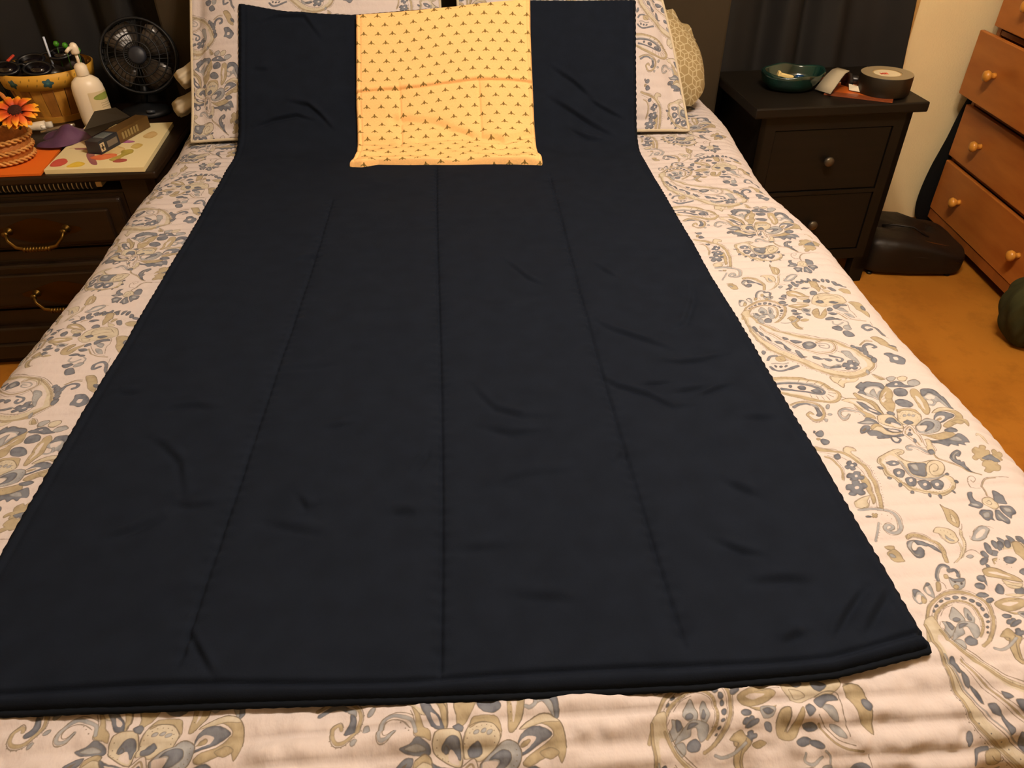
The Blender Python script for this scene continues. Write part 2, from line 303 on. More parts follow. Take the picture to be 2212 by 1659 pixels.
PRINT = '''ST 11 957,1492 976,1485 1004,1477 1029,1464 1049,1438 1061,1411 1062,1370 1056,1322 1040,1263
SK 1 959,1499 984,1490 1013,1484 1038,1469 1057,1446 1071,1418 1071,1376 1064,1326 1044,1261
SK 1 957,1478 987,1467 1012,1452 1032,1428 1045,1401 1049,1363 1044,1319 1029,1264
DK 2 9 1057,1400 1057,1363 1052,1319 1038,1265
DK 2 10 1077,1411 1076,1369 1068,1321 1047,1264
Ft 1036,1485 1048,1492 1059,1488 1069,1483 1066,1472 1058,1475 1049,1466 1059,1439 1068,1412 1060,1421 1046,1444 1035,1463 1030,1472
SK 1 1031,1475 1037,1488 1049,1493 1061,1490 1069,1483 1066,1473 1058,1472
FT 1036,1381 1049,1372 1047,1347 1041,1315 1035,1285 1022,1274 1029,1308 1028,1332 1026,1353
FB 1035,1410 1034,1403 1029,1398 1023,1396 1018,1398 1018,1404 1011,1402 1007,1406 1007,1411 1011,1418 1018,1421 1019,1428 1024,1434 1031,1436 1035,1434 1036,1427 1043,1429 1046,1426 1046,1420 1042,1414
FB 1023,1362 1017,1356 1009,1354 1002,1356 999,1362 1004,1369 997,1372 997,1378 1002,1384 1009,1388 1018,1386 1024,1393 1032,1394 1039,1392 1041,1387 1037,1379 1044,1376 1044,1370 1039,1364 1031,1360
FB 1020,1326 1023,1318 1019,1311 1011,1307 1003,1307 998,1313 990,1306 982,1306 977,1309 976,1316 984,1324 975,1328 975,1334 979,1341 987,1345 996,1344 1000,1354 1008,1358 1016,1359 1021,1354 1019,1345 1030,1348 1035,1344 1036,1337 1031,1330
FW 1035,1417 1032,1414 1029,1413 1026,1415 1026,1418 1029,1421 1032,1422 1035,1420
FW 1028,1377 1026,1374 1022,1373 1020,1374 1020,1377 1022,1380 1026,1381 1028,1380
FW 1011,1332 1008,1329 1003,1328 999,1329 999,1333 1002,1336 1007,1337 1011,1335
FB 995,1457 1011,1465 1012,1449 1001,1442 994,1447
SK 1 977,1459 992,1449 1001,1426 999,1397 988,1368 980,1357
ST 6 970,1455 986,1443 994,1421 992,1393 982,1365
Ft 978,1285 1004,1299 1026,1303 1011,1283 1012,1271 999,1263 982,1264 974,1270
SK 1 980,1285 1003,1297 1028,1304
SK 1 994,1265 1009,1271 1019,1286
Sb 9 979,1257 1006,1259 1028,1256 1045,1249 1059,1237 1063,1214 1055,1190 1037,1175 1019,1178 1014,1191 1024,1203 1036,1202 1035,1191 1025,1185
SK 1 979,1262 1009,1266 1031,1263 1051,1256 1066,1242 1071,1218 1061,1189 1040,1170 1015,1171 1009,1190 1024,1209 1040,1208 1040,1191 1023,1181
SK 1 1023,1251 1044,1242 1056,1226 1054,1204 1044,1187
SK 1 1029,1262 1035,1260 1044,1259 1037,1248
FB 998,1230 995,1228 989,1228 983,1229 982,1231 985,1234 992,1234 997,1233
FT 1013,1233 1013,1231 1012,1229 1009,1227 1006,1227 1005,1229 1002,1227 999,1228 998,1230 999,1232 1002,1234 1001,1237 1003,1239 1005,1241 1008,1241 1010,1239 1013,1241 1015,1240 1016,1238 1016,1235
DK 2 13 1027,1236 1043,1227 1048,1208
Sb 5 1009,1212 992,1184 975,1157
DK 2 9 1014,1209 995,1180 977,1154
Ft 951,1818 981,1823 1009,1822 1052,1815 1083,1795 1112,1765 1127,1736 1129,1714 1107,1689 1081,1683 1045,1694 1010,1707 971,1723 940,1741 899,1750 885,1778 913,1810
FW 953,1803 986,1808 1020,1805 1051,1795 1079,1778 1101,1754 1112,1732 1114,1715 1100,1703 1078,1700 1050,1707 1016,1723 984,1738 949,1754 918,1763 902,1780 923,1797
ST 10 951,1818 980,1820 1007,1818 1050,1810 1081,1791 1109,1760 1124,1733 1124,1714 1107,1696 1083,1690 1048,1701 1012,1714 974,1730 943,1747 902,1758 891,1779 915,1806 951,1818
DK 3 19 960,1823 1009,1822 1051,1814 1082,1794 1111,1763 1127,1735 1127,1713 1106,1689 1078,1683 1045,1694 1010,1707 971,1723
SB 9 931,1783 975,1788 1013,1787 1038,1779 1064,1766 1082,1752 1084,1737 1073,1728 1051,1733 1021,1746 991,1757 959,1763
Sb 5 937,1788 978,1795 1015,1793 1044,1785 1070,1773 1089,1755
FB 1046,1748 1064,1758 1076,1750 1076,1736 1063,1730 1052,1737
FB 1012,1770 1029,1775 1037,1763 1028,1754 1016,1759
FB 996,1773 993,1769 988,1767 985,1770 985,1774 988,1779 993,1780 996,1778
SK 2 1100,1752 1123,1758
SK 2 1099,1741 1120,1743
SK 2 1096,1733 1116,1726
SK 2 1091,1725 1104,1713
SK 2 1083,1719 1089,1701
SK 2 1068,1717 1072,1702
SK 2 1052,1721 1054,1707
SK 2 1035,1728 1036,1714
SK 2 1069,1778 1084,1789
SK 2 1085,1766 1103,1776
SK 2 1049,1789 1061,1801
SK 2 1023,1794 1033,1808
SK 2 1125,1713 1136,1708 1146,1699
ST 7 956,1681 976,1691 1005,1696 1031,1685 1045,1663 1043,1638 1024,1612 1003,1607 993,1622 992,1637 1004,1646 1009,1637
SK 2 961,1686 979,1697 1008,1702 1035,1691 1050,1666 1048,1638 1025,1606 1000,1601 989,1618 988,1638 1005,1652 1013,1640
DK 2 10 989,1612 1000,1599 1025,1604 1048,1633 1052,1665
SB 10 962,1670 984,1684 1004,1685 1015,1679
FB 1024,1670 1033,1664 1039,1646 1033,1629 1019,1622 1014,1630 1025,1645
Fb 1069,1662 1063,1657 1058,1658 1058,1664 1063,1672 1069,1677 1073,1676 1073,1670
Fb 1064,1631 1060,1626 1055,1625 1051,1627 1051,1632 1055,1637 1061,1638 1064,1636
Fb 1041,1606 1038,1601 1033,1599 1030,1602 1030,1607 1033,1611 1038,1613 1042,1610
Fb 1016,1681 1034,1675 1037,1659 1030,1665 1019,1671
FB 981,1553 1001,1562 1005,1549 995,1539 983,1541
FB 983,1520 996,1531 1008,1516 997,1503 983,1503
FT 987,1529 983,1524 978,1522 975,1524 975,1530 979,1535 984,1536 988,1534
FB 983,1557 980,1553 978,1552 976,1554 977,1558 979,1562 982,1563 984,1561
Ft 1138,1819 1133,1791 1141,1776 1154,1758 1165,1774 1179,1781 1203,1782 1222,1800 1198,1802 1173,1810
SK 2 1139,1816 1132,1788 1143,1773 1156,1758 1165,1774
SK 2 1146,1778 1160,1794 1184,1801 1209,1801
FW 1178,1798 1174,1793 1169,1791 1165,1794 1166,1799 1170,1805 1175,1806 1179,1804
FW 1193,1797 1189,1792 1185,1791 1182,1793 1182,1798 1186,1802 1190,1804 1193,1802
Fb 1195,1760 1219,1778 1224,1774 1239,1779 1256,1773 1275,1770 1284,1758 1279,1739 1268,1734 1254,1718 1241,1694 1230,1688 1222,1701 1205,1709 1195,1718 1185,1725 1197,1738 1194,1752
FB 1195,1760 1219,1778 1224,1774 1239,1779 1256,1773 1275,1770 1284,1758 1279,1739 1267,1738 1264,1754 1245,1758 1225,1752 1208,1732 1207,1713 1195,1718 1185,1725 1197,1738 1194,1752
FW 1208,1732 1224,1747 1242,1752 1258,1748 1263,1736 1248,1723 1232,1700 1231,1690 1223,1711 1211,1723
Fb 1220,1720 1243,1742 1240,1722 1237,1697 1225,1709
SK 2 1195,1760 1219,1778 1224,1774 1239,1779 1256,1773 1275,1770 1284,1758 1279,1739
FT 1235,1647 1231,1663 1237,1689 1255,1720 1275,1740 1293,1760 1290,1743 1293,1727 1288,1706 1276,1686 1274,1665 1260,1640 1241,1620 1236,1631
FW 1242,1688 1262,1713 1275,1723 1260,1703 1256,1687 1241,1673
SK 2 1235,1647 1231,1666 1236,1689 1255,1720 1275,1740 1295,1763
SK 1 1248,1699 1269,1713
SK 1 1245,1688 1263,1697
SK 1 1244,1675 1259,1682
Ft 1123,1699 1146,1705 1168,1702 1175,1697 1196,1689 1209,1674 1217,1654 1216,1623 1204,1614 1195,1643 1176,1647 1162,1653 1147,1670 1132,1683
FW 1145,1697 1164,1695 1186,1682 1202,1659 1205,1637 1193,1653 1169,1661 1152,1675
FT 1169,1721 1178,1726 1184,1715 1200,1697 1215,1679 1219,1649 1217,1618 1207,1619 1205,1650 1192,1681 1176,1698
SK 2 1123,1699 1146,1705 1168,1702 1175,1697 1196,1689 1209,1674 1217,1654 1216,1623
SK 2 1169,1721 1178,1726 1184,1715 1200,1697 1215,1679 1219,1649 1217,1618
DK 2 14 1128,1690 1147,1670 1162,1653 1175,1645
FB 1162,1685 1180,1678 1191,1656 1206,1639 1212,1616 1194,1620 1182,1636 1172,1653 1167,1663
FW 1185,1651 1198,1643 1203,1629 1191,1635
FT 1147,1670 1155,1644 1154,1613 1171,1606 1185,1601 1184,1617 1170,1632 1162,1653
SK 2 1145,1660 1153,1639 1153,1611 1172,1605
Sb 7 1113,1625 1100,1610 1086,1608 1084,1624 1094,1645 1112,1653 1130,1648 1149,1639 1156,1618
SK 2 1112,1627 1101,1617 1093,1616 1090,1626 1097,1640 1110,1645 1128,1641 1145,1630
SK 2 1115,1622 1100,1604 1083,1602 1079,1622 1091,1648 1114,1659 1133,1656 1151,1649
DK 3 12 1126,1639 1135,1630 1146,1617
FB 1124,1591 1144,1597 1158,1608 1172,1602 1184,1591 1182,1578 1164,1577 1145,1580 1134,1583
Fb 1134,1590 1159,1596 1175,1587 1154,1584
FB 1116,1557 1132,1573 1149,1574 1148,1559 1130,1546 1113,1543
FB 1132,1547 1147,1554 1167,1549 1183,1536 1205,1527 1231,1534 1228,1520 1200,1517 1183,1522 1176,1514 1165,1525 1156,1520 1149,1531 1139,1532
FB 1152,1524 1173,1528 1195,1521 1182,1514 1151,1515
FK 1120,1553 1139,1566 1129,1552
SB 6 1188,1519 1188,1499 1200,1495 1211,1506 1207,1514
Ft 1154,1569 1172,1580 1184,1572 1190,1551 1208,1540 1235,1542 1217,1533 1186,1534 1166,1548 1150,1554
FT 1154,1569 1172,1580 1184,1572 1188,1559 1171,1565 1159,1559 1150,1554
FB 1186,1563 1202,1555 1226,1550 1233,1541 1208,1540 1192,1547
FW 1197,1552 1215,1549 1225,1543 1209,1543
SK 2 1154,1569 1172,1580 1184,1572 1190,1551 1208,1540 1235,1542
Ft 1194,1613 1210,1619 1236,1617 1246,1598 1247,1571 1242,1552 1225,1555 1205,1567 1191,1580 1188,1596
SK 2 1194,1613 1210,1619 1236,1617 1246,1598 1247,1571 1242,1552 1225,1555 1205,1567 1191,1580 1188,1596 1194,1613
DK 2 12 1198,1600 1197,1578 1211,1567 1230,1559
FB 1208,1592 1226,1605 1240,1599 1243,1579 1242,1563 1227,1573 1216,1578 1207,1581
FW 1224,1584 1234,1573 1239,1556 1222,1562 1218,1574
FB 1218,1578 1214,1576 1210,1579 1209,1584 1211,1589 1215,1591 1219,1588 1220,1583
FB 1228,1625 1239,1632 1249,1623 1246,1611 1232,1617
Ft 1254,1610 1266,1639 1285,1643 1302,1642 1319,1635 1324,1609 1315,1585 1293,1566 1276,1559 1266,1566 1250,1565 1247,1581
FT 1266,1639 1285,1643 1302,1642 1319,1635 1324,1609 1315,1615 1302,1629 1279,1631 1262,1619
SK 2 1250,1565 1248,1591 1255,1615 1268,1629 1290,1632 1309,1623 1321,1604 1314,1585 1292,1565
DK 2 10 1251,1590 1272,1619 1295,1622 1309,1610 1309,1588
Fb 1280,1608 1277,1605 1272,1604 1269,1605 1270,1609 1273,1612 1277,1613 1280,1611
Fb 1294,1609 1291,1606 1286,1605 1283,1607 1284,1610 1287,1613 1291,1614 1294,1613
Fb 1305,1606 1302,1602 1298,1601 1295,1603 1295,1607 1298,1610 1303,1611 1306,1609
FB 1256,1579 1268,1589 1278,1592 1283,1585 1284,1573 1274,1566 1260,1567
FB 1301,1729 1322,1737 1336,1729 1339,1714 1326,1702 1304,1701 1295,1713
FB 1278,1675 1297,1686 1316,1676 1326,1656 1311,1646 1292,1650 1280,1659
FB 1290,1758 1322,1772 1341,1767 1355,1752 1373,1739 1346,1736 1324,1741 1298,1745
FW 1329,1758 1326,1755 1322,1754 1319,1756 1319,1759 1322,1762 1326,1763 1329,1761
Fb 1365,1768 1389,1772 1401,1757 1378,1742 1362,1748
Ft 1276,1816 1289,1806 1299,1788 1285,1782 1276,1794
Fb 1309,1793 1329,1800 1337,1789 1320,1774 1306,1776
Ft 1341,1789 1363,1797 1372,1786 1357,1770 1339,1773
SK 2 1309,1793 1329,1800 1337,1789 1320,1774 1306,1776 1309,1793
SK 2 1341,1789 1363,1797 1372,1786 1357,1770 1339,1773 1341,1789
SK 2 1273,1818 1291,1810 1305,1787 1310,1770
SK 2 1366,1768 1390,1773 1401,1757 1377,1741
FT 1349,1722 1366,1727 1375,1709 1375,1677 1369,1641 1352,1611 1338,1607 1338,1632 1338,1659 1342,1695
FW 1355,1700 1361,1684 1355,1647 1348,1627 1348,1653 1347,1674
SK 2 1375,1709 1375,1677 1369,1641 1352,1611
DK 3 15 1347,1690 1345,1653 1343,1618
Fb 1382,1722 1407,1726 1426,1716 1438,1693 1440,1666 1441,1635 1432,1627 1419,1647 1408,1663 1392,1654 1391,1669 1374,1676 1375,1697
FB 1382,1722 1407,1726 1426,1716 1438,1693 1440,1666 1441,1635 1432,1627 1429,1652 1420,1673 1415,1695 1400,1707 1379,1693 1375,1697
FW 1382,1693 1404,1701 1409,1685 1396,1673 1382,1679
Sb 7 1375,1653 1384,1650 1396,1660 1394,1673
FT 1359,1611 1383,1630 1408,1639 1431,1631 1446,1609 1449,1574 1437,1547 1427,1565 1403,1557 1373,1545 1361,1552 1383,1569 1425,1596 1410,1617 1384,1619
Ft 1359,1611 1383,1630 1408,1639 1431,1631 1438,1620 1412,1622 1381,1614
FB 1358,1596 1381,1614 1404,1613 1423,1598 1397,1583 1368,1566 1352,1566
FW 1356,1586 1372,1598 1391,1594 1370,1574 1355,1571
FT 1379,1589 1375,1584 1367,1580 1361,1579 1359,1582 1363,1587 1371,1591 1377,1592
SK 2 1359,1611 1383,1630 1408,1639 1431,1631 1446,1609 1449,1574
Fb 1279,1554 1310,1580 1333,1593 1355,1584 1360,1562 1344,1538 1314,1526 1292,1528 1281,1538
SK 2 1279,1554 1310,1580 1333,1593 1355,1584 1360,1562 1344,1538 1314,1526 1292,1528 1281,1538 1279,1554
DK 2 10 1298,1533 1321,1534 1348,1553 1351,1577
FB 1296,1561 1321,1577 1337,1573 1339,1559 1325,1545 1300,1537 1317,1555 1310,1561
FW 1284,1556 1299,1559 1314,1556 1303,1542 1286,1541
FT 1277,1526 1303,1518 1339,1525 1366,1532 1376,1508 1344,1498 1317,1496 1297,1507
SK 2 1277,1526 1303,1518 1339,1525 1366,1532
DK 2 11 1283,1515 1305,1509 1332,1511
FB 1282,1497 1306,1493 1337,1497 1363,1504 1387,1517 1397,1506 1402,1481 1386,1481 1382,1467 1367,1476 1358,1465 1346,1478 1332,1469 1317,1482 1293,1487
Fb 1349,1496 1373,1503 1383,1488 1364,1488
FB 1359,1538 1384,1546 1397,1534 1381,1523 1363,1527
FT 1396,1568 1420,1576 1434,1565 1415,1555
FW 1243,1551 1266,1565 1274,1554 1276,1525 1271,1493 1269,1470 1253,1471 1244,1490 1234,1514 1233,1534
SK 2 1243,1551 1266,1565 1274,1554 1276,1525 1271,1493 1269,1470
SK 2 1243,1551 1233,1534 1234,1514 1244,1490 1253,1471 1267,1466
ST 3 1248,1547 1261,1556 1267,1548 1269,1521 1266,1491
ST 3 1244,1542 1240,1531 1241,1517 1250,1496 1257,1480
FB 1247,1521 1242,1519 1240,1521 1241,1525 1243,1529 1247,1532 1250,1536 1254,1539 1257,1538 1259,1535 1256,1531 1258,1528 1256,1523 1252,1520 1248,1518
FB 1262,1545 1260,1542 1257,1541 1255,1543 1256,1545 1258,1548 1261,1549 1263,1547
FB 1254,1500 1252,1493 1249,1489 1246,1489 1244,1495 1246,1501 1249,1506 1252,1505
Sb 7 1220,1463 1211,1464 1216,1477 1229,1480 1243,1470 1253,1453 1262,1446
SK 1 1219,1458 1206,1460 1214,1480 1232,1485 1247,1476 1256,1458 1266,1448
SK 1 1218,1470 1230,1469 1239,1457 1251,1444 1265,1439
Ft 1279,1499 1292,1496 1287,1464 1279,1442 1263,1443 1266,1466 1276,1479
SK 1 1277,1500 1293,1497 1290,1457 1283,1451
FB 1262,1453 1278,1458 1279,1443 1265,1440
ST 4 1274,1440 1279,1425 1295,1410 1316,1391 1336,1368 1357,1350
SK 2 1275,1442 1281,1428 1298,1414 1318,1395 1339,1372 1358,1352
Ft 1160,1462 1144,1454 1114,1439 1105,1422 1109,1408 1104,1388 1106,1370 1117,1361 1122,1340 1132,1331 1141,1314 1156,1309 1174,1298 1196,1294 1215,1286 1245,1298 1268,1316 1275,1340 1269,1357 1257,1362 1272,1378 1280,1403 1272,1419 1252,1421 1235,1413 1204,1413 1184,1428 1175,1442 1191,1449 1197,1460 1185,1468 1169,1467
FW 1148,1445 1127,1433 1118,1421 1120,1406 1118,1391 1122,1378 1131,1365 1136,1348 1147,1331 1161,1323 1180,1314 1202,1306 1221,1303 1244,1311 1259,1321 1261,1337 1253,1355 1219,1349 1192,1354 1172,1374 1166,1404 1168,1434
SK 2 1160,1462 1144,1454 1114,1439 1105,1422 1109,1408 1104,1388 1106,1370 1117,1361 1122,1340 1132,1331 1141,1314 1156,1309 1174,1298 1196,1294 1215,1286 1245,1298 1268,1316 1275,1340 1269,1357 1257,1362
ST 5 1118,1434 1112,1421 1115,1406 1111,1387 1114,1375 1124,1365 1129,1345 1140,1335 1150,1320 1165,1315 1181,1305 1202,1299 1219,1294 1245,1303 1263,1318
DK 1 8 1133,1433 1123,1399 1128,1378 1138,1344 1156,1326 1182,1312 1207,1303 1239,1307 1263,1329
FB 1094,1404 1105,1405 1110,1398 1099,1394
FB 1110,1355 1105,1353 1102,1355 1102,1361 1106,1366 1111,1368 1114,1366 1114,1360
FB 1129,1332 1125,1327 1120,1326 1118,1328 1119,1333 1123,1338 1127,1340 1130,1337
FB 1149,1306 1145,1300 1140,1299 1137,1301 1139,1307 1143,1312 1148,1314 1150,1311
FB 1188,1293 1185,1286 1182,1283 1179,1284 1178,1289 1181,1296 1185,1299 1188,1298
FB 1214,1288 1212,1282 1209,1277 1205,1278 1204,1282 1205,1289 1209,1293 1212,1292
FB 1254,1292 1251,1292 1249,1296 1249,1301 1250,1304 1253,1304 1255,1300 1255,1295
FB 1282,1328 1278,1326 1274,1327 1272,1331 1273,1335 1277,1337 1281,1336 1283,1332
FB 1276,1363 1272,1359 1267,1357 1264,1359 1265,1364 1269,1368 1274,1370 1277,1368
FB 1181,1407 1202,1409 1232,1407 1225,1382 1211,1361 1194,1364 1177,1378
Fb 1186,1402 1202,1403 1201,1384 1190,1385
Sb 5 1168,1423 1167,1391 1178,1363 1202,1351 1239,1352 1262,1362
SK 2 1164,1426 1163,1391 1174,1358 1199,1345 1237,1348 1262,1360
SK 1 1173,1423 1172,1393 1182,1368 1205,1357 1236,1357
St 6 1170,1463 1185,1464 1191,1455 1183,1447 1175,1451
SK 1 1160,1462 1172,1467 1187,1469 1196,1459 1190,1448 1177,1446 1176,1453 1185,1456
SK 2 1168,1452 1175,1436 1191,1417 1215,1411 1243,1417 1261,1421
DK 1 9 1180,1427 1196,1410 1220,1407
Ft 1276,1386 1257,1366 1234,1360 1221,1369 1224,1391 1243,1411 1266,1418 1279,1408
SK 2 1211,1362 1226,1391 1243,1411 1266,1420 1279,1408 1275,1384 1258,1365 1238,1358 1229,1373 1237,1394 1255,1403 1260,1393 1251,1379 1239,1377
FB 1127,1420 1147,1428 1162,1422 1159,1409 1138,1404 1129,1411
FB 1130,1386 1148,1394 1162,1383 1148,1363 1133,1364
FB 1149,1355 1169,1362 1177,1349 1164,1328 1146,1330
FB 1175,1341 1198,1348 1208,1338 1203,1317 1180,1315
FB 1210,1338 1233,1347 1243,1331 1227,1311 1210,1315
FW 1152,1414 1149,1411 1145,1410 1143,1411 1143,1415 1146,1418 1150,1419 1152,1417
FW 1149,1379 1146,1376 1142,1375 1139,1376 1139,1380 1143,1383 1147,1384 1149,1383
FW 1167,1349 1163,1344 1158,1342 1156,1344 1157,1349 1161,1354 1166,1356 1168,1354
FW 1197,1331 1193,1327 1189,1326 1186,1328 1187,1331 1190,1335 1195,1336 1197,1335
FW 1229,1328 1225,1324 1220,1323 1218,1325 1218,1329 1222,1333 1226,1334 1229,1332
FB 1313,1427 1330,1445 1347,1451 1353,1441 1341,1428 1333,1431 1329,1416 1335,1414 1333,1405 1341,1405 1336,1388 1339,1381 1342,1372 1349,1363 1335,1370 1322,1390 1313,1408
Fb 1322,1430 1340,1444 1346,1442 1332,1434 1322,1417
FT 1413,1421 1410,1410 1402,1403 1394,1401 1389,1403 1390,1413 1379,1407 1374,1409 1373,1415 1377,1424 1387,1431 1384,1438 1388,1447 1396,1454 1404,1457 1409,1452 1418,1462 1427,1465 1432,1463 1433,1456 1425,1445 1434,1444 1435,1438 1431,1429 1423,1422
FT 1403,1366 1392,1358 1383,1357 1378,1361 1379,1369 1388,1379 1382,1385 1386,1394 1395,1402 1405,1406 1412,1402 1423,1411 1432,1412 1438,1407 1437,1399 1427,1389 1433,1383 1429,1374 1420,1366 1410,1362
FT 1465,1424 1463,1416 1456,1408 1448,1404 1442,1405 1441,1412 1431,1408 1427,1411 1427,1418 1432,1427 1441,1432 1442,1441 1449,1448 1458,1453 1464,1452 1465,1444 1475,1448 1480,1445 1479,1438 1474,1430
FB 1398,1415 1420,1426 1435,1430 1442,1416 1441,1398 1424,1396 1417,1405 1405,1406
DK 2 11 1397,1420 1418,1418 1437,1407
Ft 1432,1503 1439,1514 1449,1516 1458,1501 1460,1477 1450,1492 1442,1507
SK 2 1328,1276 1334,1305 1343,1323 1361,1337 1389,1338 1424,1336
ST 2 1330,1276 1337,1305 1346,1322 1362,1334 1387,1335
SK 2 1330,1305 1311,1309 1308,1329 1317,1344 1331,1348 1333,1336 1322,1327 1319,1334
DK 2 8 1313,1337 1307,1317 1321,1305
FB 1281,1286 1289,1292 1296,1290 1290,1276 1294,1265 1303,1260 1303,1249 1294,1238 1283,1235 1274,1240 1265,1249 1277,1260 1277,1273
FB 1351,1290 1360,1291 1368,1279 1372,1272 1368,1247 1352,1249 1341,1255 1344,1271
FB 1276,1220 1287,1230 1299,1229 1313,1224 1305,1205 1304,1195 1296,1200 1286,1196 1281,1204 1279,1212
FB 1320,1224 1332,1227 1336,1215 1343,1199 1335,1183 1327,1181 1321,1191 1311,1198
FB 1341,1239 1359,1241 1371,1237 1374,1222 1370,1213 1359,1210 1350,1199 1344,1208 1338,1222
Fb 1286,1219 1301,1221 1299,1209 1286,1208
Fb 1322,1216 1329,1208 1330,1191 1322,1200
Fb 1348,1234 1363,1231 1363,1220 1350,1221
Fb 1277,1257 1289,1253 1290,1243 1277,1245
Ft 1312,1267 1327,1272 1339,1268 1344,1252 1337,1236 1321,1230 1312,1239 1306,1249
SK 1 1312,1267 1327,1272 1339,1268 1344,1252 1337,1236 1321,1230 1312,1239 1306,1249 1312,1267
SK 1 1316,1257 1329,1263 1330,1253 1321,1246 1314,1251 1322,1255
FT 1196,1261 1201,1248 1214,1237 1219,1218 1214,1200 1199,1180 1188,1190 1186,1208 1189,1229
Ft 1203,1226 1208,1213 1203,1195 1197,1202
SK 1 1196,1261 1201,1248 1214,1237 1219,1218 1214,1200 1199,1180
SK 1 1196,1261 1189,1229 1186,1208 1188,1190 1198,1177 1203,1173 1214,1191
DK 1 6 1208,1241 1202,1223 1200,1210
Ft 1128,1170 1142,1184 1157,1184 1174,1176 1181,1164 1179,1144 1168,1133 1151,1131 1145,1146 1141,1164
Fb 1153,1160 1160,1151 1166,1138 1154,1142
SK 1 1128,1170 1142,1184 1157,1184 1174,1176 1181,1164 1179,1144 1168,1133
SK 1 1139,1165 1143,1145 1147,1134 1160,1131
DK 1 8 1150,1175 1164,1168 1172,1153
Fb 1222,1155 1239,1171 1261,1181 1273,1168 1261,1155 1247,1141 1225,1132 1209,1137
FW 1233,1157 1254,1170 1261,1166 1243,1150 1224,1143
SK 1 1214,1153 1208,1141 1214,1135 1228,1134 1250,1144 1270,1166
SK 1 1227,1163 1240,1174 1258,1180 1276,1176 1284,1170
Fb 1169,1092 1182,1097 1188,1091 1174,1084
SK 1 1152,1086 1171,1102 1189,1109 1202,1105 1208,1092 1206,1076
St 7 1198,1169 1189,1140 1176,1113 1158,1092
SK 1 1198,1164 1190,1134 1174,1107 1152,1085
SK 1 1193,1166 1190,1157
SK 1 1171,1133 1168,1111 1153,1091 1127,1073
St 4 1171,1130 1167,1108 1153,1090 1134,1076
DK 1 7 1195,1157 1189,1134 1177,1113
DK 1 6 1165,1108 1151,1090
ST 10 1057,1161 1072,1166 1093,1160 1109,1148 1120,1131 1121,1106 1112,1079
SK 1 1053,1156 1061,1168 1076,1173 1097,1167 1115,1153 1125,1134 1127,1108 1116,1079
SK 1 1056,1155 1071,1159 1090,1154 1103,1143 1113,1126 1115,1104 1108,1080
DK 2 10 1065,1165 1099,1159 1115,1140 1123,1114 1117,1087
FB 1041,1132 1051,1149 1071,1153 1086,1147 1096,1136 1107,1127 1115,1106 1102,1115 1093,1127 1087,1127 1075,1131 1067,1133 1066,1144 1054,1137 1050,1120 1056,1117 1062,1123 1071,1125 1076,1115 1069,1101 1055,1097 1046,1105 1041,1121
Fb 1044,1135 1059,1148 1071,1150 1058,1139 1048,1123 1050,1109 1060,1106 1055,1102 1046,1109 1043,1124
FT 985,1134 1009,1135 1002,1120 989,1122
FT 983,1115 1006,1124 1014,1109 1015,1089 993,1089 986,1103
Fb 986,1112 995,1112 1000,1103 989,1104
SK 1 987,1123 1006,1124 1014,1109 1015,1089
SB 8 1064,1029 1070,1045 1084,1063 1097,1069 1106,1062 1102,1052
SB 8 1107,1053 1118,1054 1122,1045 1117,1035
Sb 3 1066,1029 1073,1045 1085,1060 1096,1065 1103,1059
SK 1 1128,1051 1126,1041 1119,1033
Fb 1094,1035 1103,1029 1117,1030 1128,1028 1117,1008 1099,999 1087,1005 1087,1020
FB 1094,1035 1103,1029 1117,1030 1128,1028 1120,1020 1106,1019 1095,1022
FN 1102,1019 1100,1017 1098,1017 1097,1018 1097,1020 1099,1022 1101,1022 1103,1021
FN 1115,1014 1113,1012 1111,1011 1109,1012 1110,1015 1112,1017 1114,1018 1116,1017
FT 1089,1008 1098,1013 1102,1006 1093,1000
Fb 993,1009 1003,1009 1010,1001 1014,988 1010,978 988,968 984,986
FW 998,995 1006,994 1000,980 989,971 989,983
FT 1007,992 1012,981 1004,970 997,973
FB 993,1009 1003,1009 1010,1001 1001,1002 989,990
Fb 1018,1008 1033,1024 1039,1019 1038,1001 1034,984 1025,990
FW 1025,1013 1030,1012 1030,995 1023,998
FB 1018,1008 1033,1024 1039,1019 1034,1015 1025,1013
FT 1056,1023 1065,1020 1056,1002 1046,1001
SK 1 1054,1028 1065,1025 1072,1017 1071,1005
DK 1 5 1017,976 1030,980 1054,995
FT 1087,1044 1095,1043 1092,1033 1082,1031
FW 962,879 972,910 1000,955 1024,975 1058,995 1090,999 1120,991 1139,972 1143,945 1134,916 1113,885 1089,856 1051,837 1009,840 973,848
ST 7 964,879 976,910 1001,953 1025,974 1057,991 1088,995 1117,988 1135,969 1140,943 1131,916 1111,886 1092,867 1072,855
SK 1 974,910 1000,958 1024,978 1058,997 1091,1001 1123,993 1142,973 1146,946 1137,916 1116,885 1095,864
SK 1 997,932 1013,954 1033,971 1058,985 1085,990 1112,983 1128,966 1133,942 1125,917 1107,888 1089,869
ST 6 997,913 1010,938 1030,955 1060,969 1086,968 1105,953 1108,927 1098,900 1082,881
SK 1 1001,913 1014,936 1032,951 1059,964 1082,963 1100,950 1102,926 1093,901
SK 1 1021,936 1037,952 1060,960
DK 1 7 1028,955 1058,965 1086,969 1106,952 1108,923 1096,896
FB 1003,932 999,928 996,927 995,930 997,934 1000,937 1003,938 1004,936
FB 1014,948 1011,946 1008,945 1008,947 1009,950 1012,952 1014,953 1015,951
FB 1029,963 1028,960 1024,958 1020,957 1019,959 1020,962 1024,964 1028,965
FB 1047,974 1045,971 1040,969 1036,969 1035,971 1038,974 1042,976 1046,976
FB 1066,978 1063,975 1057,974 1053,976 1053,979 1056,982 1062,983 1066,981
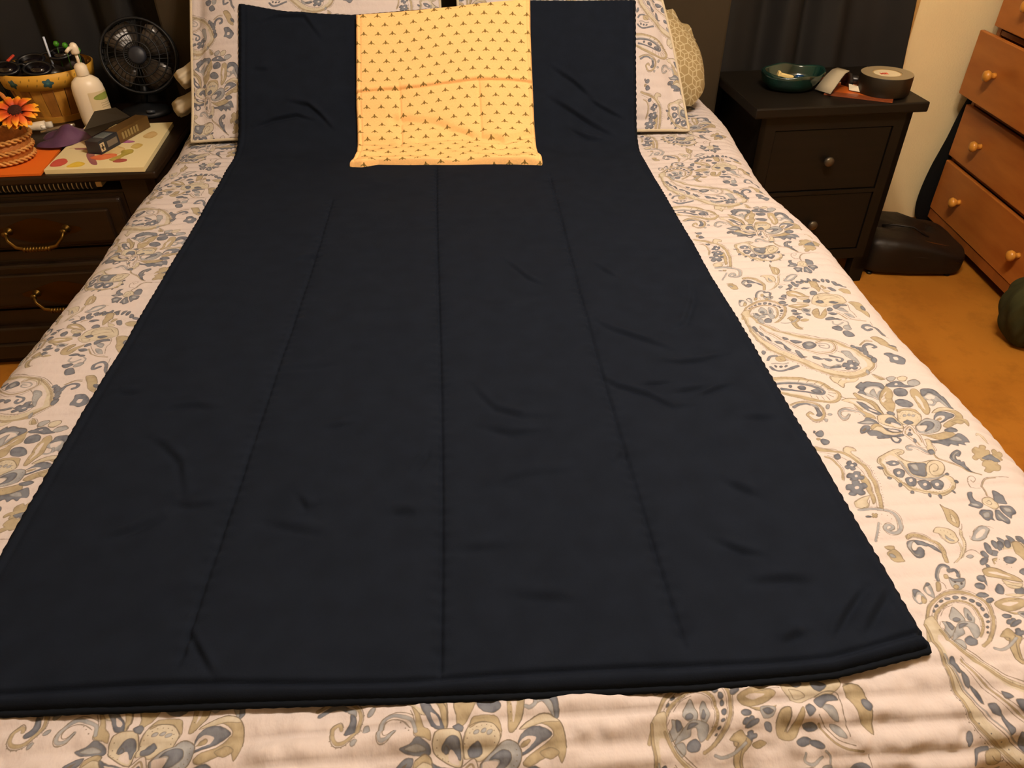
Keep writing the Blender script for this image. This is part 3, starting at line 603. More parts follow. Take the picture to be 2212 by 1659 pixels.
FB 1087,980 1082,976 1076,974 1072,977 1073,981 1077,985 1083,986 1087,984
FB 1103,974 1099,972 1093,972 1090,974 1091,978 1095,981 1100,981 1103,978
FB 1116,965 1111,962 1107,963 1104,967 1106,971 1110,973 1115,972 1117,968
FB 1124,952 1120,951 1116,954 1115,958 1116,962 1120,963 1124,961 1126,956
FB 1125,941 1121,940 1119,943 1119,947 1121,950 1124,951 1126,948 1127,944
FB 1125,923 1120,922 1117,924 1117,929 1121,933 1126,935 1129,932 1128,928
FB 1121,912 1118,910 1114,909 1112,910 1112,913 1115,915 1119,916 1121,915
FB 1111,899 1108,897 1106,896 1104,897 1104,900 1107,902 1110,903 1111,902
FB 1103,887 1102,885 1099,885 1098,886 1099,888 1100,889 1103,890 1104,889
Fb 1039,933 1047,944 1057,955 1063,947 1070,930 1065,916 1049,915 1038,924
Fb 1083,951 1091,941 1092,924 1082,910 1074,918 1075,935
Fb 1015,921 1026,918 1036,905 1028,892 1011,880 1002,889 1014,907
Fb 1052,916 1073,916 1087,905 1082,885 1068,875 1064,887 1063,903 1052,901 1049,888 1033,882 1016,874 1026,892
SK 1 1039,933 1047,944 1057,955 1063,947 1070,930 1065,916
SK 1 1015,921 1026,918 1036,905 1028,892
FB 1043,926 1054,931 1059,924 1053,918 1043,919
FB 1083,937 1085,927 1082,918 1075,921
FB 1023,920 1032,917 1034,905 1025,897 1022,906
FB 1049,911 1063,913 1069,910 1059,906 1043,900
FB 1040,873 1058,883 1067,871 1058,858 1040,860
Fb 1014,871 1031,878 1037,869 1032,852 1010,843 1003,854
ST 5 992,909 984,887 980,865 982,845
SK 1 987,905 979,883 976,861 977,843
SK 1 1011,921 998,899 993,877 993,855
SK 1 1142,890 1131,877 1131,866 1138,861
FT 1135,881 1139,874 1142,863 1131,866
FB 1276,1143 1285,1135 1287,1121 1277,1116 1273,1128
FB 1301,1145 1310,1142 1310,1124 1296,1120
FB 1323,1141 1335,1141 1334,1128 1323,1119 1316,1127
FB 1252,1128 1261,1123 1268,1108 1261,1100 1254,1112
FB 1229,1097 1241,1105 1254,1101 1255,1092 1239,1087
FB 1202,1067 1208,1062 1213,1044 1205,1038 1199,1051
FB 1176,1034 1192,1039 1202,1029 1191,1022 1179,1025
FB 1167,1015 1179,1013 1193,1000 1182,994 1169,1001
FB 1189,977 1182,969 1173,966 1169,970 1171,978 1178,986 1187,989 1192,985
Ft 1276,1113 1290,1118 1302,1119 1314,1116 1326,1112 1305,1080 1281,1082 1265,1092
FB 1312,1079 1311,1073 1305,1069 1298,1067 1293,1069 1292,1074 1284,1072 1280,1075 1280,1080 1285,1085 1293,1087 1294,1093 1300,1097 1307,1099 1312,1098 1313,1092 1321,1094 1325,1091 1324,1086 1320,1081
FT 1224,1076 1240,1081 1264,1072 1279,1060 1303,1045 1285,1017 1263,1035 1239,1050 1227,1059
FW 1226,1070 1245,1074 1262,1059 1269,1045 1249,1052 1230,1062
SK 1 1224,1076 1240,1081 1264,1072 1279,1060 1291,1051
SK 1 1224,1076 1225,1057 1233,1040 1251,1023 1265,1014
ST 5 1224,1067 1226,1055 1236,1041 1254,1025
DK 2 14 1230,1054 1247,1041 1264,1027
FW 1212,1039 1228,1043 1242,1037 1249,1020 1247,1002 1227,989 1207,988 1201,1004
FB 1229,1006 1226,1001 1221,999 1217,999 1215,1001 1217,1006 1213,1006 1212,1010 1214,1014 1218,1017 1223,1018 1226,1022 1231,1025 1235,1025 1237,1022 1235,1018 1240,1017 1241,1014 1238,1010 1234,1007
DK 1 8 1214,1031 1207,1013 1209,998 1219,989
FT 1195,979 1217,986 1245,985 1260,979 1226,927 1193,925 1178,934 1167,944 1178,948 1184,965
SK 1 1186,967 1217,986 1245,985
SK 1 1167,944 1178,934 1193,925 1206,922
SK 1 1178,948 1204,958 1231,963
FB 1173,904 1171,900 1166,896 1161,895 1158,896 1159,901 1155,902 1155,907 1159,912 1165,915 1169,914 1174,917 1179,916 1180,913 1178,908
FB 1171,874 1169,870 1165,867 1160,867 1157,868 1157,873 1152,872 1150,875 1151,879 1155,882 1161,883 1163,888 1167,890 1172,891 1175,889 1175,885 1180,885 1182,883 1181,879 1177,876
FB 1218,2362 1212,2353 1202,2346 1192,2343 1189,2348 1194,2356 1205,2364 1215,2366
FB 1239,2376 1232,2373 1227,2380 1226,2392 1230,2403 1236,2406 1241,2399 1242,2387
FB 1223,2367 1218,2363 1212,2365 1209,2373 1210,2381 1216,2385 1222,2383 1225,2375
FB 1260,2391 1254,2387 1250,2391 1248,2400 1252,2409 1258,2413 1263,2409 1264,2400
FB 1277,2395 1271,2389 1265,2388 1262,2394 1263,2402 1269,2409 1275,2410 1279,2404
FB 1296,2398 1291,2390 1283,2387 1279,2391 1280,2400 1286,2408 1293,2411 1297,2407
FB 1337,2387 1331,2386 1325,2395 1322,2407 1323,2417 1329,2418 1335,2409 1338,2396
FB 1351,2386 1346,2387 1345,2396 1348,2409 1355,2417 1360,2417 1361,2407 1357,2395
FB 1372,2383 1366,2381 1363,2387 1363,2398 1367,2408 1373,2410 1377,2403 1376,2392
FB 1395,2364 1389,2362 1382,2368 1379,2379 1380,2388 1386,2390 1393,2383 1397,2372
FB 1423,2346 1415,2344 1404,2349 1395,2359 1395,2368 1402,2371 1413,2365 1422,2355
FB 1178,2304 1172,2296 1163,2294 1156,2298 1156,2306 1163,2314 1172,2317 1178,2313
FB 1163,2282 1158,2277 1149,2277 1141,2281 1140,2288 1146,2292 1155,2293 1162,2288
FB 1159,2260 1153,2255 1142,2254 1133,2257 1131,2263 1137,2268 1148,2270 1157,2266
FB 1163,2247 1158,2242 1150,2238 1143,2238 1141,2242 1145,2248 1154,2252 1161,2251
FB 1177,2203 1172,2198 1164,2197 1158,2199 1156,2205 1161,2209 1169,2211 1176,2208
FB 1189,2188 1184,2182 1173,2177 1163,2175 1159,2178 1165,2184 1176,2190 1186,2191
FB 1292,2142 1285,2136 1271,2135 1260,2138 1257,2145 1265,2150 1278,2152 1290,2148
FB 1313,2131 1307,2128 1298,2130 1290,2136 1288,2142 1294,2145 1304,2143 1312,2137
FW 1227,2345 1256,2380 1287,2384 1328,2380 1369,2370 1392,2349 1396,2312 1393,2270 1343,2234 1276,2222 1209,2211 1167,2221 1162,2250 1171,2290 1192,2330
FT 1186,2331 1207,2336 1229,2327 1250,2307 1256,2287 1230,2295 1202,2304 1185,2311
FW 1196,2324 1218,2322 1239,2303 1217,2311
FT 1157,2237 1186,2248 1212,2248 1235,2236 1213,2221 1180,2215 1161,2223
FW 1172,2234 1192,2238 1213,2235 1188,2227
FT 1300,2401 1317,2401 1323,2374 1320,2343 1305,2322 1297,2350 1294,2377
FT 1331,2367 1343,2361 1341,2340 1329,2335
FT 1382,2326 1400,2336 1422,2328 1422,2304 1395,2311
SK 2 1186,2331 1207,2336 1229,2327 1250,2307 1256,2287 1230,2295 1202,2304 1185,2311
SK 2 1300,2401 1317,2401 1323,2374 1320,2343
FB 1253,2358 1269,2363 1283,2354 1267,2342 1252,2344
FB 1270,2320 1284,2327 1297,2318 1287,2304 1272,2306
FB 1182,2274 1197,2287 1204,2274 1193,2260 1183,2264
FB 1225,2267 1239,2279 1251,2266 1239,2253 1225,2256
FB 1347,2344 1362,2346 1372,2321 1355,2321
Fb 1198,2212 1227,2210 1218,2193 1199,2192
FB 1200,2206 1212,2210 1223,2203 1210,2197
Ft 1255,2264 1284,2304 1319,2313 1351,2304 1374,2278 1380,2247 1349,2226 1314,2224 1279,2215 1253,2235
Ft 1288,2292 1318,2301 1343,2293 1354,2274 1321,2271 1286,2262
DK 2 11 1282,2298 1317,2307 1348,2298 1369,2273
FB 1316,2254 1334,2256 1348,2245 1330,2234 1317,2241
Ft 1212,2298 1233,2287 1253,2283 1240,2272 1216,2277
Ft 1197,2258 1222,2259 1242,2254 1221,2249
Ft 1320,2337 1329,2329 1348,2319 1327,2315
SK 1 1208,2287 1236,2278 1255,2271
SK 1 1193,2241 1223,2244 1245,2245
DK 2 11 1232,2351 1247,2356 1252,2337 1262,2330
DK 2 11 1337,2348 1363,2355 1377,2344
FB 1268,2258 1287,2265 1297,2252 1281,2244
Ft 1265,2241 1288,2236 1296,2226 1273,2223
SK 2 1255,2264 1284,2304 1319,2313 1351,2304 1374,2278 1380,2247
SK 1 1281,2280 1317,2292 1346,2286 1363,2267
FB 1287,2204 1302,2212 1308,2200 1292,2188
FB 1277,2174 1297,2178 1310,2166 1290,2160
FT 1224,2181 1236,2203 1255,2208 1254,2190 1245,2162 1270,2195 1285,2206 1273,2171 1252,2148 1226,2153
SK 2 1224,2181 1236,2203 1255,2208 1254,2190 1241,2164
FT 1382,2241 1405,2247 1427,2226 1428,2181 1422,2147 1401,2171 1392,2205
SK 2 1382,2241 1405,2247 1427,2226 1428,2181 1422,2147
FB 1430,2195 1424,2191 1417,2195 1413,2203 1415,2212 1422,2216 1429,2213 1433,2204
FW 1314,2218 1340,2228 1368,2220 1366,2186 1369,2152 1380,2134 1346,2142 1326,2166 1312,2190
Fb 1322,2207 1349,2205 1355,2176 1339,2183
Fb 1335,2172 1356,2165 1365,2144 1344,2152
FB 1314,2218 1334,2228 1358,2227 1367,2217 1340,2214 1320,2202
SK 2 1312,2190 1326,2166 1346,2142 1378,2130
SK 2 1317,2225 1343,2234 1370,2225 1368,2186 1372,2147
ST 4 1311,2174 1329,2145 1357,2126 1392,2118
FT 1124,2157 1149,2173 1159,2161 1167,2148 1147,2127 1146,2100 1156,2088 1135,2091 1127,2107 1128,2129 1140,2149
SK 2 1140,2150 1128,2129 1127,2107 1135,2091
SK 2 1158,2157 1142,2129 1140,2102 1158,2095
FT 1168,2145 1186,2152 1199,2145 1180,2136
FB 1214,2168 1209,2165 1203,2168 1199,2175 1200,2182 1205,2185 1212,2182 1215,2175
Sb 6 1093,2128 1106,2124 1126,2130 1155,2149
FB 1260,2092 1283,2096 1294,2083 1279,2063 1262,2075
FB 1283,2058 1302,2063 1316,2035 1293,2028 1281,2042
Fb 1300,2093 1323,2097 1320,2071 1301,2067
Sb 5 1274,2122 1271,2107 1286,2101 1307,2113
Sb 4 1314,2124 1324,2113 1321,2100
SB 11 1387,2064 1367,2056 1363,2076 1372,2091 1390,2092 1404,2073 1410,2047 1420,2031
SK 2 1404,2111 1404,2079 1410,2052 1418,2026 1425,2010
Ft 972,2198 971,2138 968,2060 984,1988 1019,1942 1059,1900 1099,1860 1140,1825 1176,1809 1213,1806 1255,1820 1291,1844 1309,1870 1306,1898 1289,1937 1262,1979 1227,2012 1177,2031 1118,2052 1081,2071 1049,2105 1019,2139 1004,2184 1003,2218
FW 985,2164 982,2100 994,2032 1025,1975 1063,1938 1103,1897 1138,1861 1178,1838 1219,1832 1259,1847 1283,1867 1280,1905 1261,1950 1226,1989 1174,2016 1117,2034 1078,2055 1048,2086 1021,2120 1003,2162
ST 6 973,2195 972,2138 971,2062 987,1993 1022,1947 1063,1906 1103,1865 1142,1831 1179,1815 1216,1812 1256,1825 1289,1848 1305,1869 1300,1894 1285,1932 1258,1973 1223,2006 1173,2025 1114,2045 1077,2064 1045,2098 1015,2133 999,2179
SK 1 970,2196 968,2136 966,2057 982,1984 1016,1937 1056,1896 1096,1856 1138,1821 1175,1805 1211,1802 1255,1815 1293,1839 1314,1869 1310,1902 1293,1942 1266,1984
SK 2 1266,1984 1230,2017 1180,2037 1120,2058 1083,2077 1051,2110 1021,2145 1007,2184
DK 3 16 965,2050 981,1979 1015,1932 1056,1891 1096,1852 1137,1818
DK 2 17 1082,2065 1116,2047 1174,2025 1224,2004 1258,1970 1286,1931 1298,1889
SK 2 973,2117 988,2048 1015,1995 1051,1953 1092,1912 1131,1871 1175,1845 1221,1836 1253,1852 1250,1889 1230,1933 1214,1954
Sb 3 977,2122 992,2051 1020,2001 1056,1959 1096,1918
DN 3 26 970,2029 999,1982 1033,1950 1083,1903
FB 982,2110 993,2115 996,2086 988,2084
FB 996,2088 1007,2069 1003,2051 994,2063
FB 1005,2056 1017,2045 1021,2019 1011,2031
FB 1028,2019 1044,2018 1052,1995 1039,1998 1030,2004
FB 1051,2000 1060,1984 1069,1971 1057,1960 1049,1978
FB 1079,1965 1090,1957 1094,1930 1105,1925 1085,1922 1076,1937
FB 1124,1928 1142,1924 1155,1909 1140,1905 1126,1913
FB 1155,1916 1170,1911 1179,1899 1167,1891 1157,1899
FB 1064,2041 1077,2037 1083,2029 1067,2027
FB 1084,2024 1103,2023 1120,2006 1098,2001 1087,2009
FB 1114,1994 1139,2009 1157,2003 1163,1990 1145,1974 1121,1971
Fb 1128,1995 1144,2001 1152,1991 1135,1985
ST 4 1165,2002 1190,2014 1216,2007 1223,1977 1204,1951 1174,1940 1147,1944 1114,1968 1073,2011 1033,2060 1009,2109
SK 1 1166,1997 1189,2007 1212,2000 1218,1977 1202,1957 1177,1948 1150,1952 1117,1977 1076,2020 1036,2069 1011,2116
SK 1 1166,2010 1193,2022 1222,2014 1229,1977 1205,1942 1171,1932 1141,1937 1109,1962 1068,2005 1027,2053 1004,2103
Sb 4 1169,1997 1192,1997 1204,1984 1195,1970 1175,1977 1171,1989 1187,1986
SB 8 1196,1905 1194,1894 1203,1890 1214,1901 1211,1913 1197,1921 1183,1927
FB 1243,1863 1245,1855 1241,1849 1234,1844 1226,1844 1222,1850 1213,1844 1206,1843 1201,1847 1201,1853 1208,1861 1200,1865 1200,1871 1204,1878 1212,1882 1220,1881 1224,1890 1231,1895 1239,1895 1243,1891 1242,1882 1252,1884 1257,1881 1257,1874 1252,1867
FW 1236,1867 1232,1864 1228,1863 1224,1865 1224,1868 1227,1871 1232,1872 1235,1870
Fb 1137,1885 1158,1869 1189,1876 1197,1866 1175,1856 1143,1860
FB 1156,1864 1187,1871 1195,1863 1173,1858
Fb 1228,1948 1252,1943 1260,1911 1260,1874 1248,1884 1235,1918
DK 2 11 1234,1942 1248,1908 1251,1865
DK 2 10 1131,1871 1161,1844 1196,1829 1232,1835
FB 1287,1962 1281,1959 1275,1962 1273,1970 1275,1978 1281,1981 1287,1977 1289,1970
FB 1295,1950 1289,1947 1284,1951 1283,1960 1286,1968 1292,1971 1297,1967 1299,1958
FB 1303,1937 1296,1933 1290,1937 1288,1947 1293,1958 1300,1962 1307,1958 1308,1947
FB 1311,1923 1305,1919 1298,1922 1296,1931 1299,1940 1305,1944 1312,1940 1314,1932
FB 1316,1898 1310,1896 1303,1901 1301,1911 1305,1920 1311,1923 1318,1918 1319,1908
FB 1318,1878 1311,1874 1304,1877 1303,1887 1308,1898 1316,1902 1322,1899 1323,1889
SB 11 1309,1945 1316,1968 1335,1980 1351,1974 1352,1959 1341,1953
ST 4 1307,1977 1332,1994 1355,1992
SK 1 1305,1978 1333,1999 1357,1997
Fb 1262,1835 1269,1839 1270,1823 1256,1815
ST 7 1196,1805 1225,1807 1258,1820
FT 1000,1929 1017,1936 1029,1931 1030,1912 1014,1904 999,1910
SK 2 1012,1923 1020,1913 1036,1912 1034,1921
SB 9 969,1915 983,1933 1006,1937
SB 10 965,1876 974,1864 988,1857 1011,1861 1034,1870 1056,1878
FB 986,1877 983,1875 980,1877 979,1882 980,1886 983,1888 986,1886 988,1881
FB 1005,1877 1002,1874 998,1873 995,1874 994,1878 997,1882 1002,1883 1005,1881
FB 1023,1881 1020,1877 1016,1874 1012,1873 1010,1876 1013,1880 1017,1884 1021,1884
Sb 4 974,1894 991,1897 1011,1891 1030,1896
FB 977,1957 971,1948 965,1944 961,1948 962,1958 968,1968 974,1972 978,1967
FT 1360,2015 1382,2020 1401,1997 1412,1961 1416,1931 1391,1947 1374,1983
SK 1 1360,2015 1382,2020 1401,1997 1412,1961 1416,1931
FB 1400,1972 1416,1968 1420,1948 1404,1957
FB 1363,1922 1386,1925 1404,1908 1417,1884 1398,1857 1375,1869 1361,1874 1367,1897
FW 1381,1896 1394,1895 1391,1881 1379,1882
FT 1279,1813 1291,1803 1301,1785 1286,1786'''
TILE = paisley(PRINT)
TW, TH = PX/2000.0, PY/2000.0

def bee_tile():
    S = 5000; wd, hd = 188, 250                    # 37.6 x 50 mm
    T = np.ones((hd, wd, 3))*hx('dcb075')
    T *= 1+.05*noise(hd, wd, 12, np.random.RandomState(3))[..., None]
    Y, X = np.mgrid[0:hd, 0:wd]
    dk = hx('6a5426')
    for cx, cy in ((47, 62), (141, 187)):
        for ox in (-wd, 0, wd):
            for oy in (-hd, 0, hd):
                x = X-cx-ox; y = Y-cy-oy
                for q in (-1, 1):            # wings slope down and out
                    wx, wy = x*q-24, y+6; a = math.radians(-32)
                    u_ = wx*math.cos(-a)-wy*math.sin(-a)*-1; u_ = wx*math.cos(a)+wy*math.sin(a); v_ = -wx*math.sin(a)+wy*math.cos(a)
                    wg = (u_/25.)**2+(v_/7.5)**2
                    T[wg < 1] = hx('7a6632'); T[(wg < .5)] = hx('8f7a42')
                body = (x/14.5)**2+((y-2)/21.)**2; head = (x/8.)**2+((y-25)/8.)**2
                T[body < 1] = dk; T[head < 1] = dk
                T[(body < .75) & (np.abs(((y+30) % 12)-6) < 1.6)] = hx('8a7038')
                T[(np.abs(x) < 2) & (y < -14) & (y > -26)] = dk
    return T
def hex_tile():
    S = 12; a = 20.0; wd = int(round(a*math.sqrt(3)*2)); hd = int(a*3*2)
    T = np.ones((hd, wd, 3))*hx((138, 122, 88)); ln = hx((172, 160, 131))
    W3 = a*math.sqrt(3)
    Y, X = np.mgrid[0:hd, 0:wd].astype(float)
    def seg(x0, y0, x1, y1):
        for ox in (-wd, 0, wd):
            for oy in (-hd, 0, hd):
                dx, dy = x1-x0, y1-y0; t = np.clip(((X-x0-ox)*dx+(Y-y0-oy)*dy)/(dx*dx+dy*dy), 0, 1)
                d = np.hypot(X-x0-ox-t*dx, Y-y0-oy-t*dy); k = np.clip(2.1-d, 0, 1)[..., None]
                T[:] = T*(1-k)+ln*k
    for j in range(4):
        for i in range(3):
            cx = i*W3+(W3/2 if j % 2 else 0); cy = j*1.5*a
            for k in range(6):
                q0 = PI/6+k*PI/3; q1 = q0+PI/3
                seg(cx+a*math.cos(q0), cy+a*math.sin(q0), cx+a*math.cos(q1), cy+a*math.sin(q1))
            if (i+j) % 3 != 1:
                for k in (0, 2, 4):
                    q0 = PI/6+k*PI/3; seg(cx, cy, cx+a*math.cos(q0), cy+a*math.sin(q0))
    return T
M_PAIS = print_mat('paisley_cotton', TILE, rough=.9, spec=.15, bump=.6, bs=(110, 34))
M_BEE = print_mat('bee_cotton', bee_tile(), rough=.8, spec=.2, bump=.15, bs=(6, 6))
M_HEX = print_mat('hexagon_cotton', hex_tile(), rough=.8, spec=.2, bump=.1, bs=(8, 8))

# plain materials
M_WALL = mat('beige_plaster', 'e9d7a8', rough=.9, spec=.15, var=.04, vscale=3, bump=.35, bscale=140)
M_CEIL = mat('ceiling_paint', 'e6dcc4', rough=.95, spec=.1)
M_NAVY = mat('navy_cotton', '131822', rough=.9, spec=.04, var=.10, vscale=30, bump=.12, bscale=500)
M_EDGE = mat('navy_edge', '11151c', rough=.9, spec=.05)
M_CURT = mat('black_curtain', '1e1d1c', rough=.75, spec=.25, var=.15, vscale=5, bump=.1, bscale=400)
M_HEAD = mat('headboard_brown', '342b1d', rough=.7, spec=.25, var=.12, vscale=4, bump=.15, bscale=200)
M_ESP = mat('espresso_wood', '110d08', rough=.5, spec=.25, var=.2, vscale=6, stretch=(1, 14, 14), bump=.08, bscale=60)
M_DKW = mat('dark_walnut', '1c1006', rough=.42, spec=.4, var=.35, vscale=5, stretch=(1.2, 12, 12), bump=.05, bscale=50)
M_PINE = mat('orange_pine', 'b26e2e', rough=.42, spec=.4, col2='9c5820', vscale=2.2, stretch=(2, 6, 9), bump=.05, bscale=40)
M_PINE2 = mat('orange_pine_case', '8e5220', rough=.45, spec=.4, var=.15, vscale=3, stretch=(9, 6, 2), bump=.05, bscale=40)
M_KNOB = mat('pale_pine_knob', 'c98a35', rough=.3, spec=.5, var=.1, vscale=30)
M_BRASS = mat('aged_brass', '6e5426', rough=.42, metal=1, var=.3, vscale=40)
M_BRONZE = mat('dark_bronze', '5d564a', rough=.38, metal=.8)
M_BLACK = mat('black_plastic', '121318', rough=.35, spec=.5)
M_BLACKC = mat('black_cloth', '0d0d0d', rough=.9, spec=.15, bump=.3, bscale=80)
M_LEATH = mat('dark_brown_leather', '17110c', rough=.5, spec=.3, var=.25, vscale=12, bump=.35, bscale=45)
M_OLIVE = mat('olive_cloth', '34351e', rough=.9, spec=.15, var=.15, vscale=20, bump=.3, bscale=90)
M_CREAM = mat('cream_cotton', 'b3a893', rough=.9, spec=.1, bump=.2, bscale=120)
M_WHITE = mat('white_plastic', 'e3d6c0', rough=.35, spec=.5)
M_MATT = mat('mattress_ticking', 'c8bfae', rough=.9, spec=.1)

# ------------------------------------------------------------------ room shell
def floor_mat():
    m = mat('stained_concrete', 'b57a2c', rough=.4, spec=.35, col2='9d6420', vscale=2.6)
    nt = m.node_tree; N = nt.nodes; L = nt.links; b = N['Principled BSDF']
    src = b.inputs['Base Color'].links[0].from_socket
    tc = N.new('ShaderNodeTexCoord')
    n = N.new('ShaderNodeTexNoise'); n.inputs['Scale'].default_value = 9; n.inputs['Detail'].default_value = 9; n.inputs['Roughness'].default_value = .7
    L.new(tc.outputs['Object'], n.inputs['Vector'])
    r = N.new('ShaderNodeValToRGB'); r.color_ramp.elements[0].position = .36; r.color_ramp.elements[1].position = .5
    r.color_ramp.elements[0].color = (.72, .68, .62, 1); r.color_ramp.elements[1].color = (1, 1, 1, 1)
    L.new(n.outputs['Fac'], r.inputs[0])
    mx = N.new('ShaderNodeMix'); mx.data_type = 'RGBA'; mx.blend_type = 'MULTIPLY'; mx.inputs[0].default_value = .7
    L.new(src, mx.inputs[6]); L.new(r.outputs[0], mx.inputs[7]); L.new(mx.outputs[2], b.inputs['Base Color'])
    return m
XL, XR, YB, YF, ZC = -2.45, 2.4, 2.70, -1.7, 2.44
struct('floor', B(XL, XR, YF, YB, -.1, 0), floor_mat())
struct('ceiling', B(XL, XR, YF, YB, ZC, ZC+.1), M_CEIL)
struct('wall_back', B(XL-.1, XR+.1, YB, YB+.1, 0, ZC), M_WALL)
struct('wall_left', B(XL-.1, XL, YF, YB, 0, ZC), M_WALL)
struct('wall_right', B(XR, XR+.1, YF, YB, 0, ZC), M_WALL)
struct('wall_front', B(XL-.1, XR+.1, YF-.1, YF, 0, ZC), M_WALL)
struct('trim_1', B(1.545, 1.580, 2.680, 2.70, .50, 2.1, bev=.004), mat('window_casing', 'c09a5c', rough=.6, spec=.3, var=.1))

# ------------------------------------------------------------------ bed, quilt
bed = thing('bed', 'bed with a plain dark brown headboard, under the paisley quilt', 'bed', (0, 0, 0))
obj('headboard', B(-.875, .868, 2.505, 2.56, .0, 1.28, bev=.008), M_HEAD, bed)
obj('mattress', B(-.715, .715, .42, 2.46, .33, .585, bev=.05, seg=4), M_MATT, bed, smooth=True)
obj('box_spring', B(-.71, .71, .43, 2.46, .14, .325, bev=.02), M_MATT, bed)
fr = bmesh.new()
for x in (-.70, .66): box(fr, x, x+.04, .44, 2.50, .10, .14)
box(fr, -.70, .70, .44, .48, .10, .14); box(fr, -.70, .70, 2.44, 2.50, .10, .14)
obj('bed_frame', fr, M_BLACK, bed)
for x in (-.68, .64):
    for y in (.46, 2.40): obj('leg', B(x, x+.04, y, y+.04, 0, .10), M_BLACK, bed)

def quilt():
    R = .085
    nx, ny = 400, 660
    a = np.linspace(-1.12, 1.12, nx); b = np.linspace(-.02, 2.50, ny)
    A, Bv = np.meshgrid(a, b)
    # flat half width and foot line vary a little, as the cloth sags
    hw = .697 + .006*np.sin(Bv*9+np.sign(A)) + .012*sstep(Bv, 1.9, 2.2)-.02*np.exp(-((Bv-1.66)/.16)**2)*(A > 0)
    e = np.maximum(np.abs(A)-hw, 0); th = np.minimum(e/R, PI/2)
    px = np.sign(A)*(np.minimum(np.abs(A), hw)+R*np.sin(th)+.03*np.maximum(e-R*PI/2, 0)); dz = R*(1-np.cos(th))+np.maximum(e-R*PI/2, 0)
    Rf = .14; y0 = .405+.07*np.clip(A, -.8, .8)
    ef = np.maximum(y0-Bv, 0); tf = np.minimum(ef/Rf, PI/2)
    py = np.where(Bv > y0, Bv, y0-Rf*np.sin(tf)-.02*np.maximum(ef-Rf*PI/2, 0)); dzf = np.where(Bv > y0, 0, Rf*(1-np.cos(tf))+np.maximum(ef-Rf*PI/2, 0))
    nxv, nzv = np.sign(A)*np.sin(th), np.cos(th)
    nyv = -np.sin(tf); 
    # quilting channels run across the bed, puckered
    wav = Bv+.0035*noise2(A*7, Bv*4, 2)+.004*A
    ch = np.abs(np.sin(PI*wav/.0275))**.55
    puck = noise2(A*75, Bv*36.4*2, 5)*.9+noise2(A*20, Bv*34, 6)
    foot = sstep(.46-Bv, 0, .10)
    h = .0030*(ch-.7)*(1+1.2*foot)+(.0020+.009*foot)*puck*ch+.004*noise2(A*5, Bv*4, 8)+.008*foot*noise2(A*11, Bv*22, 12)
    z = .62-np.sqrt(dz**2+dzf**2)
    X = np.stack([px+h*nxv, py+h*nyv*np.where(th > 0, .6, 1), z+h*nzv*np.cos(tf)], -1)
    UV = np.stack([A/TW, Bv/TH], -1)
    o = grid_obj('quilt', X, UV, M_PAIS)
    tag(o, 'cream quilt with grey-blue and tan paisley flowers, covering the whole bed', 'quilt')
quilt()

# pillow-like things: local x across, local y up the slope, local z out of the front
def pillow(name, m, wd, hd, tf_, tb, loc, tilt, roll=0, flange=.0, uvo=(0, 0), uvs=(TW, TH), chan=.0, parent=None, nx=60, ny=60, pinch=.03, seed=1, rz=0, label=None, taper=0, crown=0):
    def side(s):
        a = np.linspace(-1, 1, nx); b = np.linspace(-1, 1, ny); A, Bv = np.meshgrid(a, b)
        sx = wd/2*(1-pinch*(Bv**2)*0+pinch*(np.abs(A*Bv))**4-pinch*Bv**2*.5); sy = hd/2*(1-pinch*A**2*.5+pinch*(np.abs(A*Bv))**4)
        fa = np.clip(np.abs(A)/(1-flange*2/wd), 0, 1); fb = np.clip(np.abs(Bv)/(1-flange*2/hd), 0, 1)
        T = ((1-fa**3.2)*(1-fb**3.2))**.62
        t = (tf_ if s > 0 else tb)
        z = s*(.004+t*T)
        xx, yy = A*sx*(1-taper*((Bv+1)/2)**1.5*(A > 0))*(1-crown*np.clip((Bv+.4)/1.4, 0, 1)**2-.3*crown*np.clip((-Bv-.6)/.4, 0, 1)**2), Bv*sy*(1-crown*.25*A**4*(Bv > 0))
        if chan:
            z = z+s*(.003*(np.abs(np.sin(PI*(yy+.003*noise2(xx*9, yy*9, seed))/chan))**.55-.6)*np.minimum(T*3, 1))
        z = z+s*.010*noise2(xx*9+3, yy*9, seed)*np.minimum(T*2, 1)
        # edge closed
        ed = np.maximum(np.abs(A), np.abs(Bv)) > .999
        z[ed] = 0
        return np.stack([xx, yy, z], -1), np.stack([(xx+uvo[0])/uvs[0], (yy+uvo[1])/uvs[1]], -1)
    Xf, Uf = side(1); Xb, Ub = side(-1)
    o = grid_obj(name, np.concatenate([Xf, Xb[::-1]]), np.concatenate([Uf, Ub[::-1]]), m, parent, label=label)
    Mx = Matrix.Translation(loc) @ Matrix.Rotation(rz, 4, 'Z') @ Matrix.Rotation(tilt, 4, 'X') @ Matrix.Rotation(roll, 4, 'Z')
    o.matrix_world = Mx if not parent else o.matrix_world
    border = [Xf[0, :], Xf[:, -1], Xf[-1, ::-1], Xf[::-1, 0]]
    return o, [tuple(p) for s_ in border for p in s_[:-1:2]], Mx
TILT = math.radians(47)
def sham(label, x, wd, y, hd, uvo, roll, seed, tf, taper=0):
    c = (x, y+math.cos(TILT)*hd/2, .632+math.sin(TILT)*hd/2)
    o, bd, Mx = pillow('pillow_sham', M_PAIS, wd, hd, tf, .03, c, TILT, roll, .03, uvo, chan=.03, taper=taper, seed=seed, nx=90, ny=120)
    tag(o, label, 'pillow', 'paisley shams against the headboard')
    p = obj('piping', tube(bmesh.new(), bd, .0042, 6, closed=True), M_CREAM, None, True)
    p.parent = o
    return o
sham('paisley pillow sham left of the navy blanket, nearer the fan', -.372, .68, 2.056, .56, (.60, .22), .0, 3, .044)
